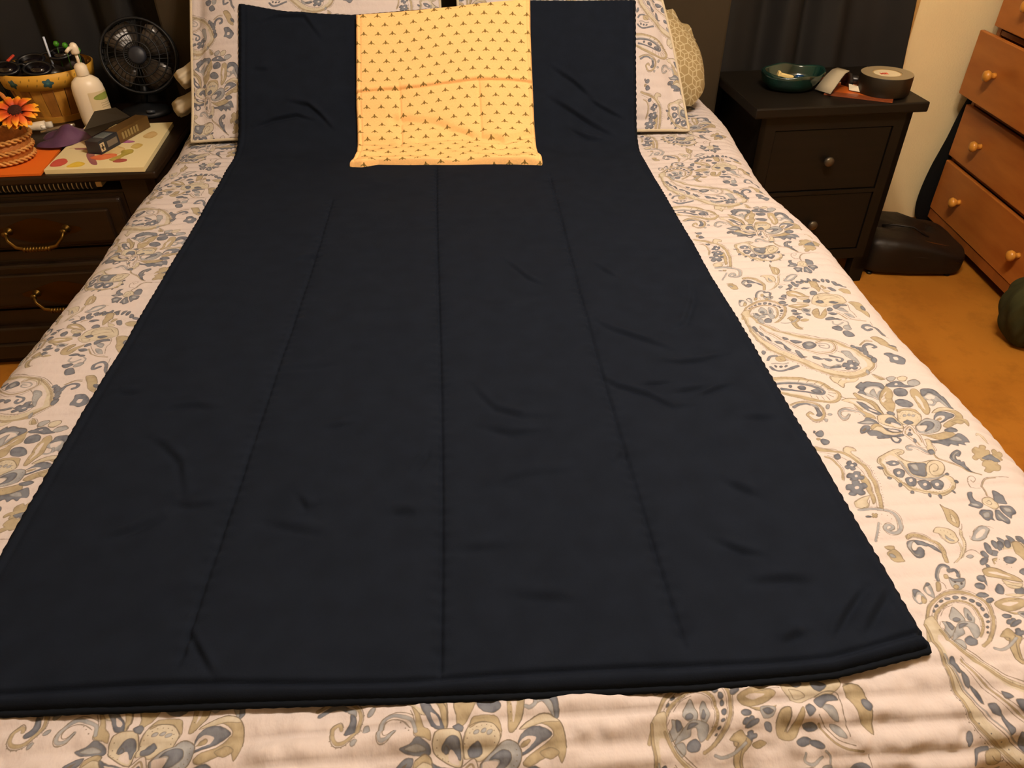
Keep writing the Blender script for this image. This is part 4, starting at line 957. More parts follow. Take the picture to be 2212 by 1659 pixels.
sham('paisley pillow sham right of the navy blanket, before the hexagon pillow', .322, .61, 2.014, .58, (.30, .30), .0, 7, .038, .26)
o, bd, Mx = pillow('hexagon_pillow', M_HEX, .62, .33, .085, .03, (.418, 2.290, .775), math.radians(47), -.04, .0, (0, 0), (.052, .090), seed=5, crown=.50)
tag(o, 'tan pillow with a white hexagon line print, behind the right sham', 'pillow')
X = []
for k in range(3):
    v = np.linspace(.035, .120, 24); eg = .31*(1-.50*np.clip((v/.165+.4)/1.4, 0, 1)**2)
    X.append(np.stack([eg-.020+.015*k, v, .012*np.sin(v*120)*(k/2.)+.002], -1))
r_ = grid_obj('ruffle', np.array(X), np.stack([np.array(X)[..., 0]/.055, np.array(X)[..., 1]/.095], -1), M_HEX, o)
r_.modifiers.new('solid', 'SOLIDIFY').thickness = .004

def cased_pillow(z, xl, label, seed):
    t = thing('bed_pillow', label, 'pillow', (0, 0, 0), 0, 'pale pillows stacked behind the left sham')
    bm = bmesh.new(); lathe(bm, [(.0, -.30), (.06, -.30), (.085, -.22), (.09, 0), (.085, .22), (.06, .30), (0, .30)], 24, Matrix.Rotation(PI/2, 4, 'Y'), 1, 1)
    for v in bm.verts: v.co = Vector((v.co.x-.40, v.co.y+2.385, v.co.z*.42+z))
    obj('cushion_body', bm, M_CREAM, t, True)
    # stubby open end of the pillowcase, sagging over the mattress edge
    U = np.linspace(0, 2*PI, 49); X = []
    p0 = np.array([-.665, 2.31, z+.045]); p1 = np.array([xl, 2.262, z-.022])
    ax = (p1-p0)/np.linalg.norm(p1-p0); e1 = np.cross(ax, [0, 1, 0]); e1 /= np.linalg.norm(e1); e2 = np.cross(ax, e1)
    for k, t_ in enumerate(np.linspace(0, 1, 9)):
        wb = 1+.10*np.sin(U*3+seed+t_)+.05*np.sin(U*7+seed*2+2*t_)
        lip = .0035 if 6 < k < 8 else 0
        X.append(p0+(p1-p0)*t_+np.outer((.021+lip)*wb*np.cos(U), e1)+np.outer((.052+lip)*wb*np.sin(U), e2))
    X.append(X[-1]*.98+p1*.02-ax*.004); X.append(X[-1]*.9+p1*.1-ax*.03)
    g = grid_obj('pillowcase_end', np.array(X), None, M_CREAM, t)
cased_pillow(.672, -.808, 'pale pillow beside the left nightstand, lower of two stacked behind the left sham', 2)
cased_pillow(.750, -.778, 'pale pillow with a gathered case end, upper of two behind the left sham', 5)

# ------------------------------------------------------------------ navy blanket with bee pocket
CREASE = '''5 12 217,1079 227,1057 247,1039 295,1005 329,976
5 14 427,1214 404,1124 371,1052 331,1023
8 10 202,933 206,911 220,889 264,862 293,833 327,834
5 9 298,948 333,939 371,943 413,955
5 8 259,888 309,889
5 9 300,865 359,874
5 9 341,856 396,878
4 14 1,914 14,884 33,850 73,830 106,826
4 14 11,810 50,794 103,795
6 9 -320,504 -305,481 -289,458 -279,445
8 13 -440,2062 -392,2052 -362,2026 -329,1986
7 12 -536,1992 -484,2012 -423,2024 -381,2011
5 14 -513,2281 -464,2298 -396,2300 -361,2249 -355,2240
4 14 -529,2149 -492,2153
7 16 249,2060 296,2028 348,1988 410,1944
6 14 260,2144 313,2104 359,2058
7 14 292,1975 337,1943 384,1933
5 12 347,2059 382,2033 435,2000
4 14 -461,641 -429,652 -398,670
4 14 -387,693 -365,687 -332,692
4 14 -459,825 -435,808 -403,773 -380,710
5 12 372,437 397,465 435,500
5 14 404,436 435,468 464,497
4 14 305,514 347,514 378,509
4 12 281,579 308,559 333,550
4 12 314,436 332,444 348,446
4 12 -233,698 -218,674 -201,679
4 12 -85,728 -67,759 -61,791
4 14 -539,932 -505,932
4 14 -464,886 -412,893 -376,884
4 12 -213,824 -175,836
4 12 -331,1342 -279,1361
4 12 78,1310 116,1233 140,1205
4 12 246,1277 281,1219
4 14 -112,656 -77,657
4 12 188,719 198,737 204,750
4 14 322,678 360,645
4 14 385,799 439,795
3 16 0,687 62,708 137,710
3 16 -31,590 35,592
3 16 -272,654 -189,625
3 16 30,519 107,506
3 16 -304,976 -218,981'''
LG = np.linspace(0, 2.9, 2901)
_tt = np.clip((LG-1.86)/.17, 0, 1); _th = math.radians(47)*_tt*_tt*(3-2*_tt)
PYc = np.r_[0, np.cumsum(np.cos(_th[:-1]))*.001]; PZc = np.r_[0, np.cumsum(np.sin(_th[:-1]))*.001]
def on_profile(x, l, h):
    y = np.interp(l, LG, PYc); z = np.interp(l, LG, PZc); th = np.interp(l, LG, _th)
    y = y-.055*x*np.clip((y-1.2)/.7, 0, 1)
    return np.stack([x, y-h*np.sin(th), .636+z+h*np.cos(th)], -1)
def line_d(x, l, pts, frac=False):
    d = np.full(x.shape, 9.); f = np.zeros(x.shape); done = 0.
    tot = sum(math.hypot(b[0]-a[0], b[1]-a[1]) for a, b in zip(pts[:-1], pts[1:]))
    for (x0, y0), (x1, y1) in zip(pts[:-1], pts[1:]):
        dx, dy = x1-x0, y1-y0; ln_ = math.hypot(dx, dy); t = np.clip(((x-x0)*dx+(l-y0)*dy)/(dx*dx+dy*dy+1e-9), 0, 1)
        q = np.hypot(x-x0-t*dx, l-y0-t*dy); m = q < d
        d = np.where(m, q, d); f = np.where(m, (done+t*ln_)/tot, f); done += ln_
    return (d, f) if frac else d
def blanket():
    root = thing('blanket', 'navy quilted blanket with a yellow bee pocket, spread over the bed and shams', 'blanket', (0, 0, 0))
    nx, ny = 460, 860
    s = np.linspace(0, 1, nx); t = np.linspace(0, 1, ny)
    # gather samples near the borders
    f = lambda q: q+.012*np.sin(4*PI*q)*-1
    S, T = np.meshgrid(f(s), f(t))
    x0 = lambda l: np.interp(l, [0, 1.9, 2.34], [-.578, -.577, -.566]); x1 = lambda l: np.interp(l, [0, .45, 1.9, 2.34], [.471, .470, .463, .492])
    hem = lambda x: np.interp(x, [-.58, -.49, -.05, .21, .36, .47], [.437, .430, .411, .402, .405, .424])
    top = lambda x: np.interp(x, [-.57, -.44, -.27, .03, .2, .49], [2.343, 2.318, 2.308, 2.326, 2.34, 2.338])
    # resolve edges by iteration
    x = -.57+S*1.04; l = hem(x)+T*(top(x)-hem(x))
    for _ in range(3):
        x = x0(l)+S*(x1(l)-x0(l)); l = hem(x)+T*(top(x)-hem(x))
    ex = np.minimum(x-x0(l), x1(l)-x); el = np.minimum(l-hem(x), top(x)-l); e = np.minimum(ex, el)
    x = x+.0007*np.sin(2*PI*l/.017)*np.where(ex < .01, 1, 0)*np.sign(S-.5)
    h = .0035*noise2(x*4, l*4, 1)+.0035*noise2(x*9, l*11, 3)+.0014*noise2(x*22, l*40, 4)
    for xs, l0, l1 in ((-.313, .46, 1.62), (-.052, .425, 1.80), (.210, .44, 1.74)):
        xc = xs+.006*np.sin(l*3+xs*9)+np.where(xs < -.3, .03*(l-1)*0+.012*(l-.46), 0)
        d = np.abs(x-xc); k = sstep(l, l0-.01, l0+.02)*(1-sstep(l, l1-.03, l1+.02))
        h -= k*(.0042*np.exp(-(d/.0026)**2)+.0016*np.exp(-(d/.016)**2))
        h += k*.0012*np.exp(-(d/.03)**2)*np.sin(2*PI*l/.02)*np.exp(-(d/.012)**2)
    dh = np.abs(l-hem(x)-.016-.003*np.sin(x*14)); h -= .006*np.exp(-(dh/.0035)**2)
    h += .0015*np.exp(-((l-hem(x)-.010)/.006)**2)
    ds = np.abs(ex-.016); h -= .0012*np.exp(-(ds/.004)**2)
    for ln in CREASE.split('\n'):
        q = ln.split(); a, wd = float(q[0])*.00112, float(q[1])*.00044
        a = min(a, wd*1.25); pts = [tuple(int(v)/1000. for v in p.split(',')) for p in q[2:]]
        pa = np.array(pts); m = (x > pa[:, 0].min()-.08) & (x < pa[:, 0].max()+.08) & (l > pa[:, 1].min()-.08) & (l < pa[:, 1].max()+.08)
        d, fr_ = line_d(x[m], l[m], pts, True); dn = line_d(x[m], l[m]-wd*1.9, pts); a = a*np.sin(PI*np.clip(fr_, .04, .96))**.7
        h[m] += a*(-np.exp(-(d/wd)**2)+.75*np.exp(-(dn/(wd*1.3))**2))
    edge = np.clip(e/.009, 0, 1); h -= .012*(1-np.sqrt(1-(1-edge)**2))
    X = on_profile(x, l, h)
    # skirt closes the thickness
    def ring(Xr): q = Xr.copy(); q[..., 2] -= .004; return q
    g = grid_obj('blanket_top', X, np.stack([x, l], -1), M_NAVY, root)
    # underside
    Xu = on_profile(x[::6, ::6], l[::6, ::6], np.full(x[::6, ::6].shape, -.0135))
    grid_obj('backing', Xu, None, M_NAVY, root)
    bd = np.concatenate([X[0, :], X[:, -1], X[-1, ::-1], X[::-1, 0]])[::2]
    cen = bd.mean(0); pts = [tuple(p-np.array([0, 0, .001])) for p in bd]
    obj('bound_edge', tube(bmesh.new(), pts, [.0046+.0004*math.sin(i*1.9) for i in range(len(pts))], 6, closed=True), M_EDGE, root, True)
    return root
BL = blanket()
def pocket():
    nx, ny = 220, 240
    S, T = np.meshgrid(np.linspace(0, 1, nx), np.linspace(0, 1, ny))
    def edge(v): return np.interp(v, [0, .05, .1, .5, .9, 1], [0, .01, .004, 0, -.006, 0])
    xl = np.interp(T, [0, .03, .10, .5, 1], [-.272, -.270, -.262, -.265, -.256]); xr = np.interp(T, [0, .04, .12, .5, .85, 1], [.203, .206, .199, .203, .207, .211])
    x = xl+S*(xr-xl)
    l0 = np.interp(x, [-.27, -.24, -.2, .1, .2], [1.800, 1.796, 1.812, 1.806, 1.793]); l1 = np.interp(x, [-.26, -.1, .21], [2.296, 2.308, 2.338])
    l = l0+T*(l1-l0)
    wv = .030*sstep(x, -.2, .09)-.006*sstep(x, .1, .2)
    ex = np.minimum(x-xl, xr-x); e0 = l-l0; e1 = l1-l
    e = np.minimum(ex, np.minimum(e0, e1))
    h = .016+.006*noise2(x*7, l*7, 21)+.0045*noise2(x*17, l*19, 22)*(1.6-sstep(l, 1.95, 2.2))
    sm = np.interp(x, [-.266, -.1, .056, .14, .21], [2.079, 2.090, 2.109, 2.108, 2.099])
    h -= .006*np.exp(-((l-sm)/.003)**2); h += .003*np.exp(-((l-sm-.008)/.006)**2)
    for xs, la, lb in ((-.148, 1.90, 2.10), (.060, 1.93, 2.11)):
        k = sstep(l, la-.02, la+.02)*(1-sstep(l, lb-.01, lb+.01)); h -= k*(.0035*np.exp(-((x-xs)/.003)**2)+.0035*np.exp(-((x-xs)/.02)**2))
    # folds gathered at the lower edge
    lo = 1-sstep(l, 1.83, 1.93)
    h += lo*.0045*np.sin((l*110+3*np.sin(x*13)+x*6))*(.6+noise2(x*8, l*9, 33))
    for pts, a in (([(-.16, 2.0), (-.06, 1.99), (.02, 1.95)], .006), ([(-.1, 1.93), (0, 1.95), (.1, 1.93)], .006), ([(.06, 1.93), (.12, 1.92), (.19, 1.95)], .008), ([(-.25, 1.93), (-.18, 1.92)], .005), ([(.09, 1.88), (.16, 1.90), (.2, 1.89)], .006)):
        d = line_d(x, l, pts); h -= a*1.7*np.exp(-(d/.014)**2)
    ds = np.abs(ex-.013); h -= .0022*np.exp(-(ds/.0025)**2)
    d1 = np.abs(e1-.012); h -= .002*np.exp(-(d1/.0025)**2)
    edge_ = np.clip(e/.008, 0, 1); h = np.maximum(h, .0035); h_in = h.copy(); h = np.maximum(h-.019*(1-np.sqrt(1-(1-edge_)**2)), -.002)
    lw = l-wv+.012*sstep(l, 1.9, 1.82)*(l-1.8)/.1
    lw = lw-(h_in-h)*.8*(e0 < .009)
    g = grid_obj('pocket', on_profile(x, l, h), np.stack([x/.0376, lw/.050], -1), M_BEE, BL, label='yellow cotton pocket panel printed with rows of small bees')
pocket()

# ------------------------------------------------------------------ curtains
def curtain(name, x0, x1, y, label, fl, seed, z0=.04, z1=2.2):
    nx, nz = 160, 24
    u = np.linspace(0, 1, nx); z = np.linspace(z0, z1, nz); U, Z = np.meshgrid(u, z)
    X = x0+(x1-x0)*U+fl*(1-Z/1.0)*(U-.3)
    ph = U*(x1-x0)/.21*2*PI+1.5*np.sin(U*7+seed)
    Y = y+.030*np.sin(ph)*(1+.3*np.sin(U*11+seed))+.006*np.sin(ph*2.3+Z*1.5)
    g = grid_obj(name, np.stack([X, Y, Z], -1), None, M_CURT)
    g.modifiers.new('solid', 'SOLIDIFY').thickness = .004
    return tag(g, label, 'curtain')
curtain('curtain', -2.25, -.66, 2.645, 'black curtain in soft folds behind the fan and wooden basket', 0, 1)
curtain('curtain', .72, 1.50, 2.640, 'black curtain in soft folds behind the dark nightstand', .14, 2.4)

# ------------------------------------------------------------------ right nightstand (espresso)
RZ = math.radians(1.7)
ns = thing('nightstand', 'dark espresso nightstand with two drawers and round knobs, right of the bed', 'nightstand', (1.150, 2.212, 0), RZ)
obj('top', B(-.270, .270, -.022, .378, .594, .625, bev=.005), M_ESP, ns)
c = bmesh.new()
box(c, -.238, -.220, .0, .355, .05, .594); box(c, .220, .238, .0, .355, .05, .594); box(c, -.238, .238, .337, .355, .09, .594)
box(c, -.238, -.188, .0, .02, .05, .594); box(c, .188, .238, .0, .02, .05, .594)
box(c, -.188, .188, .0, .02, .549, .594); box(c, -.188, .188, .0, .02, .335, .347); box(c, -.188, .188, .0, .02, .095, .130)
box(c, -.23, .23, .02, .337, .10, .115)
obj('case', c, M_ESP, ns)
for z0, z1 in ((.350, .546), (.133, .332)):
    d = obj('drawer', B(-.186, .186, .004, .022, z0, z1, bev=.002), M_ESP, ns)
    obj('knob', lathe(bmesh.new(), [(.0, .0), (.006, 0), (.006, .010), (.015, .016), (.0165, .021), (.013, .027), (.0, .029)], 20, Matrix.Translation((0, .004, (z0+z1)/2+.002)) @ Matrix.Rotation(PI/2, 4, 'X')), M_BRONZE, d, True)
for x in (-.238, .188):
    for y in (.0, .315): obj('leg', B(x, x+.05, y, y+.04, 0, .10, bev=.003), M_ESP, ns)
ZT = .6255

# bowl with bits
def bowl():
    t = thing('bowl', 'dark teal glazed handmade bowl on the espresso nightstand', 'bowl', (1.052, 2.372, ZT))
    g = mat('teal_glaze', '10332b', rough=.12, spec=.6, col2='081f1b', vscale=18, coat=.5, bump=.25, bscale=30)
    prof = [(0, 0), (.060, 0), (.078, .006), (.092, .022), (.098, .040), (.099, .050), (.095, .053), (.091, .048), (.086, .030), (.072, .014), (0, .011)]
    wob = lambda a, i: .035*math.sin(3*a+.6)+.02*math.sin(5*a+2)
    bm = lathe(bmesh.new(), prof, 56, None, 1.0, .74, wob)
    for v in bm.verts:
        if v.co.z > .03: v.co.z += .0035*math.sin(4*math.atan2(v.co.y, v.co.x)+1)+.004*(v.co.y > 0)
    obj('bowl_body', bm, g, t, True)
bowl()
tb = bmesh.new()
box(tb, -.022, .022, -.007, .007, 0, .010, bev=.002); box(tb, -.028, -.020, -.010, .010, .0, .014, bev=.002)
o = obj('paper_wrapper', tb, mat('cream_paper', 'd9c384', rough=.6)); o.location = (1.022, 2.352, .664); o.rotation_euler = (0, math.radians(12), math.radians(-8))
tag(o, 'small cream folded paper wrapper lying inside the teal bowl', 'wrapper')
o = obj('plastic_piece', lathe(bmesh.new(), [(0, -.013), (.008, -.013), (.009, -.008), (.009, .010), (.004, .014), (0, .014)], 14, Matrix.Rotation(PI/2, 4, 'Y')), mat('blue_plastic', '123f70', rough=.25, spec=.5), None, True)
o.location = (1.064, 2.345, .664); o.rotation_euler = (0, .15, .3); tag(o, 'small blue plastic piece lying inside the teal bowl', 'plastic piece')

# tape roll
tp = thing('tape_roll', 'wide roll of black duct tape standing flat on the magazine corner', 'tape', (1.312, 2.292, ZT+.0062), .35)
obj('tape', lathe(bmesh.new(), [(.042, .0), (.0755, .0), (.0765, .002), (.0765, .046), (.0755, .048), (.042, .048), (.042, .0)], 64), mat('black_tape', '1a150d', rough=.38, spec=.45, var=.12, vscale=40), tp, True, angle=40)
obj('tape_side', lathe(bmesh.new(), [(.0425, .0482), (.0752, .0482), (.0752, .0486), (.0425, .0486), (.0425, .0482)], 64), mat('tape_edge_grey', '8a7c60', rough=.45, spec=.5), tp, False, label='grey brown wound edges of the tape')
obj('core', lathe(bmesh.new(), [(.0385, .0), (.0420, .0), (.0420, .0478), (.0385, .0478), (.0385, 0)], 48), mat('cardboard_core', 'b39a6b', rough=.8), tp, True, angle=40)
lab = obj('core_label', lathe(bmesh.new(), [(0, .0462), (.0384, .0462), (.0384, .0472), (0, .0472)], 48), mat('label_paper', 'dccfae', rough=.4, spec=.5, col2='c9bc9c', vscale=40), tp, label='off white label inside the tape core')
# red mark on the label
tp.scale = (1, 1, 1.12)
mk = bmesh.new()
def strokes(bm, segs, wd, z0, z1):
    for (xa, ya, xb, yb) in segs:
        L_ = math.hypot(xb-xa, yb-ya); a = math.atan2(yb-ya, xb-xa)
        box(bm, -wd/2, L_+wd/2, -wd/2, wd/2, z0, z1, M=Matrix.Translation((xa, ya, 0)) @ Matrix.Rotation(a, 4, 'Z'))
three = [(0, 1, .55, 1), (.55, 1, .55, 0), (.55, 0, 0, 0), (.1, .5, .55, .5)]
em = [(.95, 0, .95, 1), (.95, 1, 1.3, .35), (1.3, .35, 1.65, 1), (1.65, 1, 1.65, 0)]
s_ = .0125
strokes(mk, [tuple(v*s_ for v in q) for q in three+em], .0034, .0472, .0476)
for v in mk.verts: v.co = Matrix.Translation((-.010, .002, 0)) @ Matrix.Rotation(PI-.38, 4, 'Z') @ (v.co+Vector((-.0103, -.00625, 0)))
obj('red_print', mk, mat('red_ink', 'd8452a', rough=.5), lab)

# magazine under the tape
def mag_cover():
    h, wd = 200, 260
    T = np.ones((h, wd, 3))*hx('b5581f'); Y, X = np.mgrid[0:h, 0:wd]
    n = noise(h, wd, 30, np.random.RandomState(1)); T = T*(.85+.35*n[..., None])
    T[(Y < 26)] = hx('7c3f22'); T[(Y > 120)] = T[(Y > 120)]*.0+hx('c99a78')
    n2 = noise(h, wd, 14, np.random.RandomState(5)); k = (Y > 120) & (n2 > .58); T[k] = hx('7a2a14'); k = (Y > 130) & (n2 < .33); T[k] = hx('e2c56a')
    T[(Y > 186)] = hx('c07f68')
    return T
M_MAG = print_mat('magazine_cover', mag_cover(), rough=.3, spec=.5, bump=0, ext='EXTEND')
a_ = Vector((1.128, 2.292, ZT+.0055)); ex_ = Vector((.170, -.098, 0)); ey_ = Vector((.098, .170, 0))*1.12
o = quad_uv('magazine', [a_, a_+ex_, a_+ex_+ey_, a_+ey_], M_MAG, None, .005)
tag(o, 'orange covered magazine lying under the tape roll', 'magazine')
# curled strip: grey outside, black inside
def strip(off, pts, wd, dirv):
    P = [Vector(p) for p in pts]; rows = []
    bm = bmesh.new()
    for i, p in enumerate(P):
        t = (P[min(i+1, len(P)-1)]-P[max(i-1, 0)]).normalized(); d = Vector(dirv); n = t.cross(d).normalized()
        k = wd[i] if isinstance(wd, list) else wd
        rows.append((bm.verts.new(p-d*k/2+n*off), bm.verts.new(p+d*k/2+n*off)))
    for i in range(len(P)-1): bm.faces.new((rows[i][0], rows[i][1], rows[i+1][1], rows[i+1][0]))
    return bm
cs = thing('folded_card', 'grey card strip curled over like a tent, black inside, beside the teal bowl', 'card', (0, 0, 0))
pts = [(1.126, 2.300, ZT+.0078), (1.140, 2.306, ZT+.026), (1.156, 2.313, ZT+.046), (1.172, 2.321, ZT+.060), (1.190, 2.329, ZT+.064), (1.206, 2.337, ZT+.056), (1.216, 2.343, ZT+.040), (1.222, 2.347, ZT+.022), (1.226, 2.349, ZT+.0080)]
dv = Vector((-.45, .89, 0)).normalized()
k = obj('card_face', strip(.0012, pts[:5], [.060, .058, .055, .050, .045], dv), mat('grey_card', '9a917c', rough=.7), cs, True); k.modifiers.new('s', 'SOLIDIFY').thickness = .0014
k = obj('card_lining', strip(-.0012, pts, [.060, .058, .055, .050, .045, .045, .045, .044, .044], dv), M_BLACK, cs, True, label='black inner side'); k.modifiers.new('s', 'SOLIDIFY').thickness = .0014
o = obj('cable_plug', box(lathe(bmesh.new(), [(0, 0), (.011, 0), (.012, .004), (.012, .030), (.006, .040), (.003, .050), (0, .05)], 16, Matrix.Translation((0, 0, .012)) @ Matrix.Rotation(PI/2, 4, 'Y')), -.03, .0, -.010, .010, .001, .022, bev=.003), M_BLACK, None, True, angle=40)
o.location = (1.243, 2.392, ZT+.0065); o.rotation_euler = (0, 0, -.7); tag(o, 'small black plug lying on the magazine behind the white paper slip', 'plug')
pw = bmesh.new()
vs = [pw.verts.new(v) for v in ((1.212, 2.305, ZT+.0085), (1.272, 2.252, ZT+.0070), (1.236, 2.302, ZT+.020), (1.222, 2.335, ZT+.018))]
pw.faces.new((vs[0], vs[1], vs[2])); pw.faces.new((vs[0], vs[2], vs[3]))
o = obj('paper_slip', pw, mat('white_paper', 'cfc4ac', rough=.8)); o.modifiers.new('s', 'SOLIDIFY').thickness = .0012
tag(o, 'bent white paper slip on the orange magazine before the tape', 'paper')

# ------------------------------------------------------------------ left nightstand (carved dark walnut)
LZ = .585
ln = thing('nightstand', 'dark walnut nightstand with moulded drawers and brass bail handles, left of the bed', 'nightstand', (-1.153, 1.975, 0), math.radians(1.6))
obj('top', B(-.365, .352, -.020, .600, .563, .585, bev=.006, seg=3), M_DKW, ln)
c = bmesh.new()
box(c, -.35, -.325, 0, .58, .09, .563); box(c, .312, .337, 0, .58, .09, .563); box(c, -.35, .337, .56, .58, .09, .563)
box(c, -.35, -.248, 0, .025, .09, .563); box(c, .248, .337, 0, .025, .09, .563)
box(c, -.248, .248, 0, .30, .526, .533); box(c, -.248, .248, .28, .30, .533, .56)
box(c, -.248, .248, 0, .025, .343, .369); box(c, -.248, .248, 0, .025, .120, .182)
obj('case', c, M_DKW, ln)
bs = bmesh.new(); box(bs, -.362, .349, -.018, .02, .075, .132, bev=.008, seg=3); box(bs, -.36, .347, -.010, .59, .08, .12, bev=.004); box(bs, -.368, .355, -.026, .02, .030, .080, bev=.006); box(bs, -.350, .337, .004, .03, .0, .05)
obj('base_moulding', bs, M_DKW, ln)
for x in (-.35, .27):
    for y in (.0, .52): obj('foot', B(x, x+.07, y, y+.06, 0, .08, bev=.01), M_DKW, ln)
def bail(parent, z):
    h = bmesh.new()
    pts = [(-.075, -.020, z+.003), (-.070, -.030, z-.012), (-.052, -.036, z-.030), (-.02, -.037, z-.037), (.02, -.037, z-.037), (.052, -.036, z-.030), (.070, -.030, z-.012), (.075, -.020, z+.003)]
    tube(h, pts, [.004, .004, .005, .0065, .0065, .005, .004, .004], 10)
    for x in (-.075, .075):
        lathe(h, [(0, 0), (.012, 0), (.013, .004), (.006, .008), (.006, .022), (.009, .026), (0, .028)], 16, Matrix.Translation((x, .004, z+.002)) @ Matrix.Rotation(PI/2, 4, 'X'))
    for k in range(-4, 5): lathe(h, [(0, -.003), (.008, -.002), (.008, .002), (0, .003)], 10, Matrix.Translation((k*.008, -.037, z-.036)) @ Matrix.Rotation(PI/2, 4, 'Y'))
    obj('handle', h, M_BRASS, parent, True, label='aged brass bail handle')
    e = bmesh.new()
    n = 40
    vs_ = [(.105*math.cos(2*PI*i/n)*(1+.10*math.cos(6*PI*i/n*2)), .030*math.sin(2*PI*i/n)*(1+.25*math.cos(2*PI*i/n*4))) for i in range(n)]
    f0 = [e.verts.new((x, -.0005, z+yy)) for x, yy in vs_]; f1 = [e.verts.new((x, .006, z+yy)) for x, yy in vs_]
    e.faces.new(f0)
    for i in range(n): e.faces.new((f0[i], f0[(i+1) % n], f1[(i+1) % n], f1[i]))
    obj('back_plate', e, mat('dark_brass', '4a3818', rough=.4, metal=1), parent)
for z0, z1, zh in ((.371, .524, .436), (.184, .341, .243)):
    d = bmesh.new(); box(d, -.246, .246, .004, .024, z0, z1, bev=.003)
    box(d, -.236, .236, -.012, .01, z0+.010, z1-.010, bev=.010, seg=3)
    dr = obj('drawer', d, M_DKW, ln)
    obj('raised_panel', B(-.198, .198, -.020, .0, z0+.022, z1-.036, bev=.006, seg=2), M_DKW, dr)
    bail(dr, zh)
    for ch in dr.children:
        if ch.name.startswith(('handle', 'back_plate')): ch.location = (0, -.020, 0)
# notebook lying in the open slot
nb = thing('spiral_notebook', 'spiral bound notebook lying in the open slot of the walnut nightstand', 'notebook', (-1.125, 1.984, .5340), math.radians(1.6))
obj('pages', B(-.145, .150, .005, .25, .0, .020), mat('notebook_black', '16130f', rough=.5), nb)
obj('page_corner', B(.150, .166, .003, .2, .004, .024, bev=.002), mat('notebook_paper', 'c7ad80', rough=.8), nb)
cb = bmesh.new()
for k in range(24):
    x = -.13+.0117*k; bmc = [(x, .004+.006*math.cos(a), .012+.011*math.sin(a)) for a in np.linspace(0, 2*PI, 11)[:-1]]
    tube(cb, bmc, .0016, 5, closed=True)
obj('spiral_binding', cb, mat('steel_wire', 'c9c0ae', rough=.4, metal=.5), nb, True)

# ---- on top of it
# cream picture board with autumn leaves
def leaf_cover():
    h, wd = 420, 300
    cv = Canvas(wd, h, 0, 0, 4)
    sh = [('d9c08a', 'c2a05e', [(70, 150), (130, 140), (150, 110), (190, 120), (200, 170), (150, 200), (90, 210)]), ('a06a5c', '8b5060', [(40, 175), (80, 165), (95, 110), (130, 40), (150, 36), (120, 110), (110, 170), (70, 210), (30, 215)]),
          ('d97a4a', 'c85a3a', [(110, 95), (150, 70), (190, 100), (180, 125), (140, 120)]), ('c9574a', 'b8473c', [(8, 30), (40, 28), (52, 62), (30, 95), (6, 80)]), ('e0c24a', 'd2ab3a', [(60, 20), (100, 18), (110, 45), (80, 62)]),
          ('b3a24c', '96873a', [(175, 75), (200, 60), (215, 100), (235, 130), (225, 160), (195, 150), (200, 115)]), ('c9b26a', 'b89a4e', [(215, 180), (240, 165), (250, 200), (225, 215)]), ('a8574a', '96473c', [(192, 54), (212, 46), (232, 54), (230, 72), (205, 78)]),
          ('cdb07a', 'b9985a', [(230, 280), (260, 260), (275, 300), (250, 330)]), ('b06a9a', '9a5a86', [(150, 230), (200, 220), (215, 235), (170, 250)])]
    for c0, c1, p in sh: cv.fill([(x, y) for x, y in p], hx(c0), hx(c1), 6)
    T = np.ones((h, wd, 3))*hx('ded0a2'); T = T*(1-cv.a[..., None])+cv.c
    return T
M_LEAF = print_mat('leaf_board', leaf_cover(), rough=.45, spec=.4, bump=0, ext='EXTEND')
o = quad_uv('picture_book', [(-1.082, 1.972, LZ+.0125), (-.826, 1.966, LZ+.0125), (-.850, 2.322, LZ+.0125), (-1.100, 2.318, LZ+.0125)], M_LEAF, None, .0118)
tag(o, 'cream picture book with painted autumn leaves, on the walnut nightstand', 'book')
o = quad_uv('paper_folder', [(-1.30, 1.962, LZ+.0065), (-1.090, 1.964, LZ+.0065), (-1.112, 2.16, LZ+.0065), (-1.32, 2.158, LZ+.0065)], print_mat('orange_card', np.ones((8, 8, 3))*hx('e8701e')*np.linspace(.95, 1.03, 8)[:, None, None], rough=.6, spec=.3, bump=0, ext='EXTEND'), None, .0058)
tag(o, 'bright orange card folder under the sunflower basket', 'folder')
ZB_ = LZ+.0005

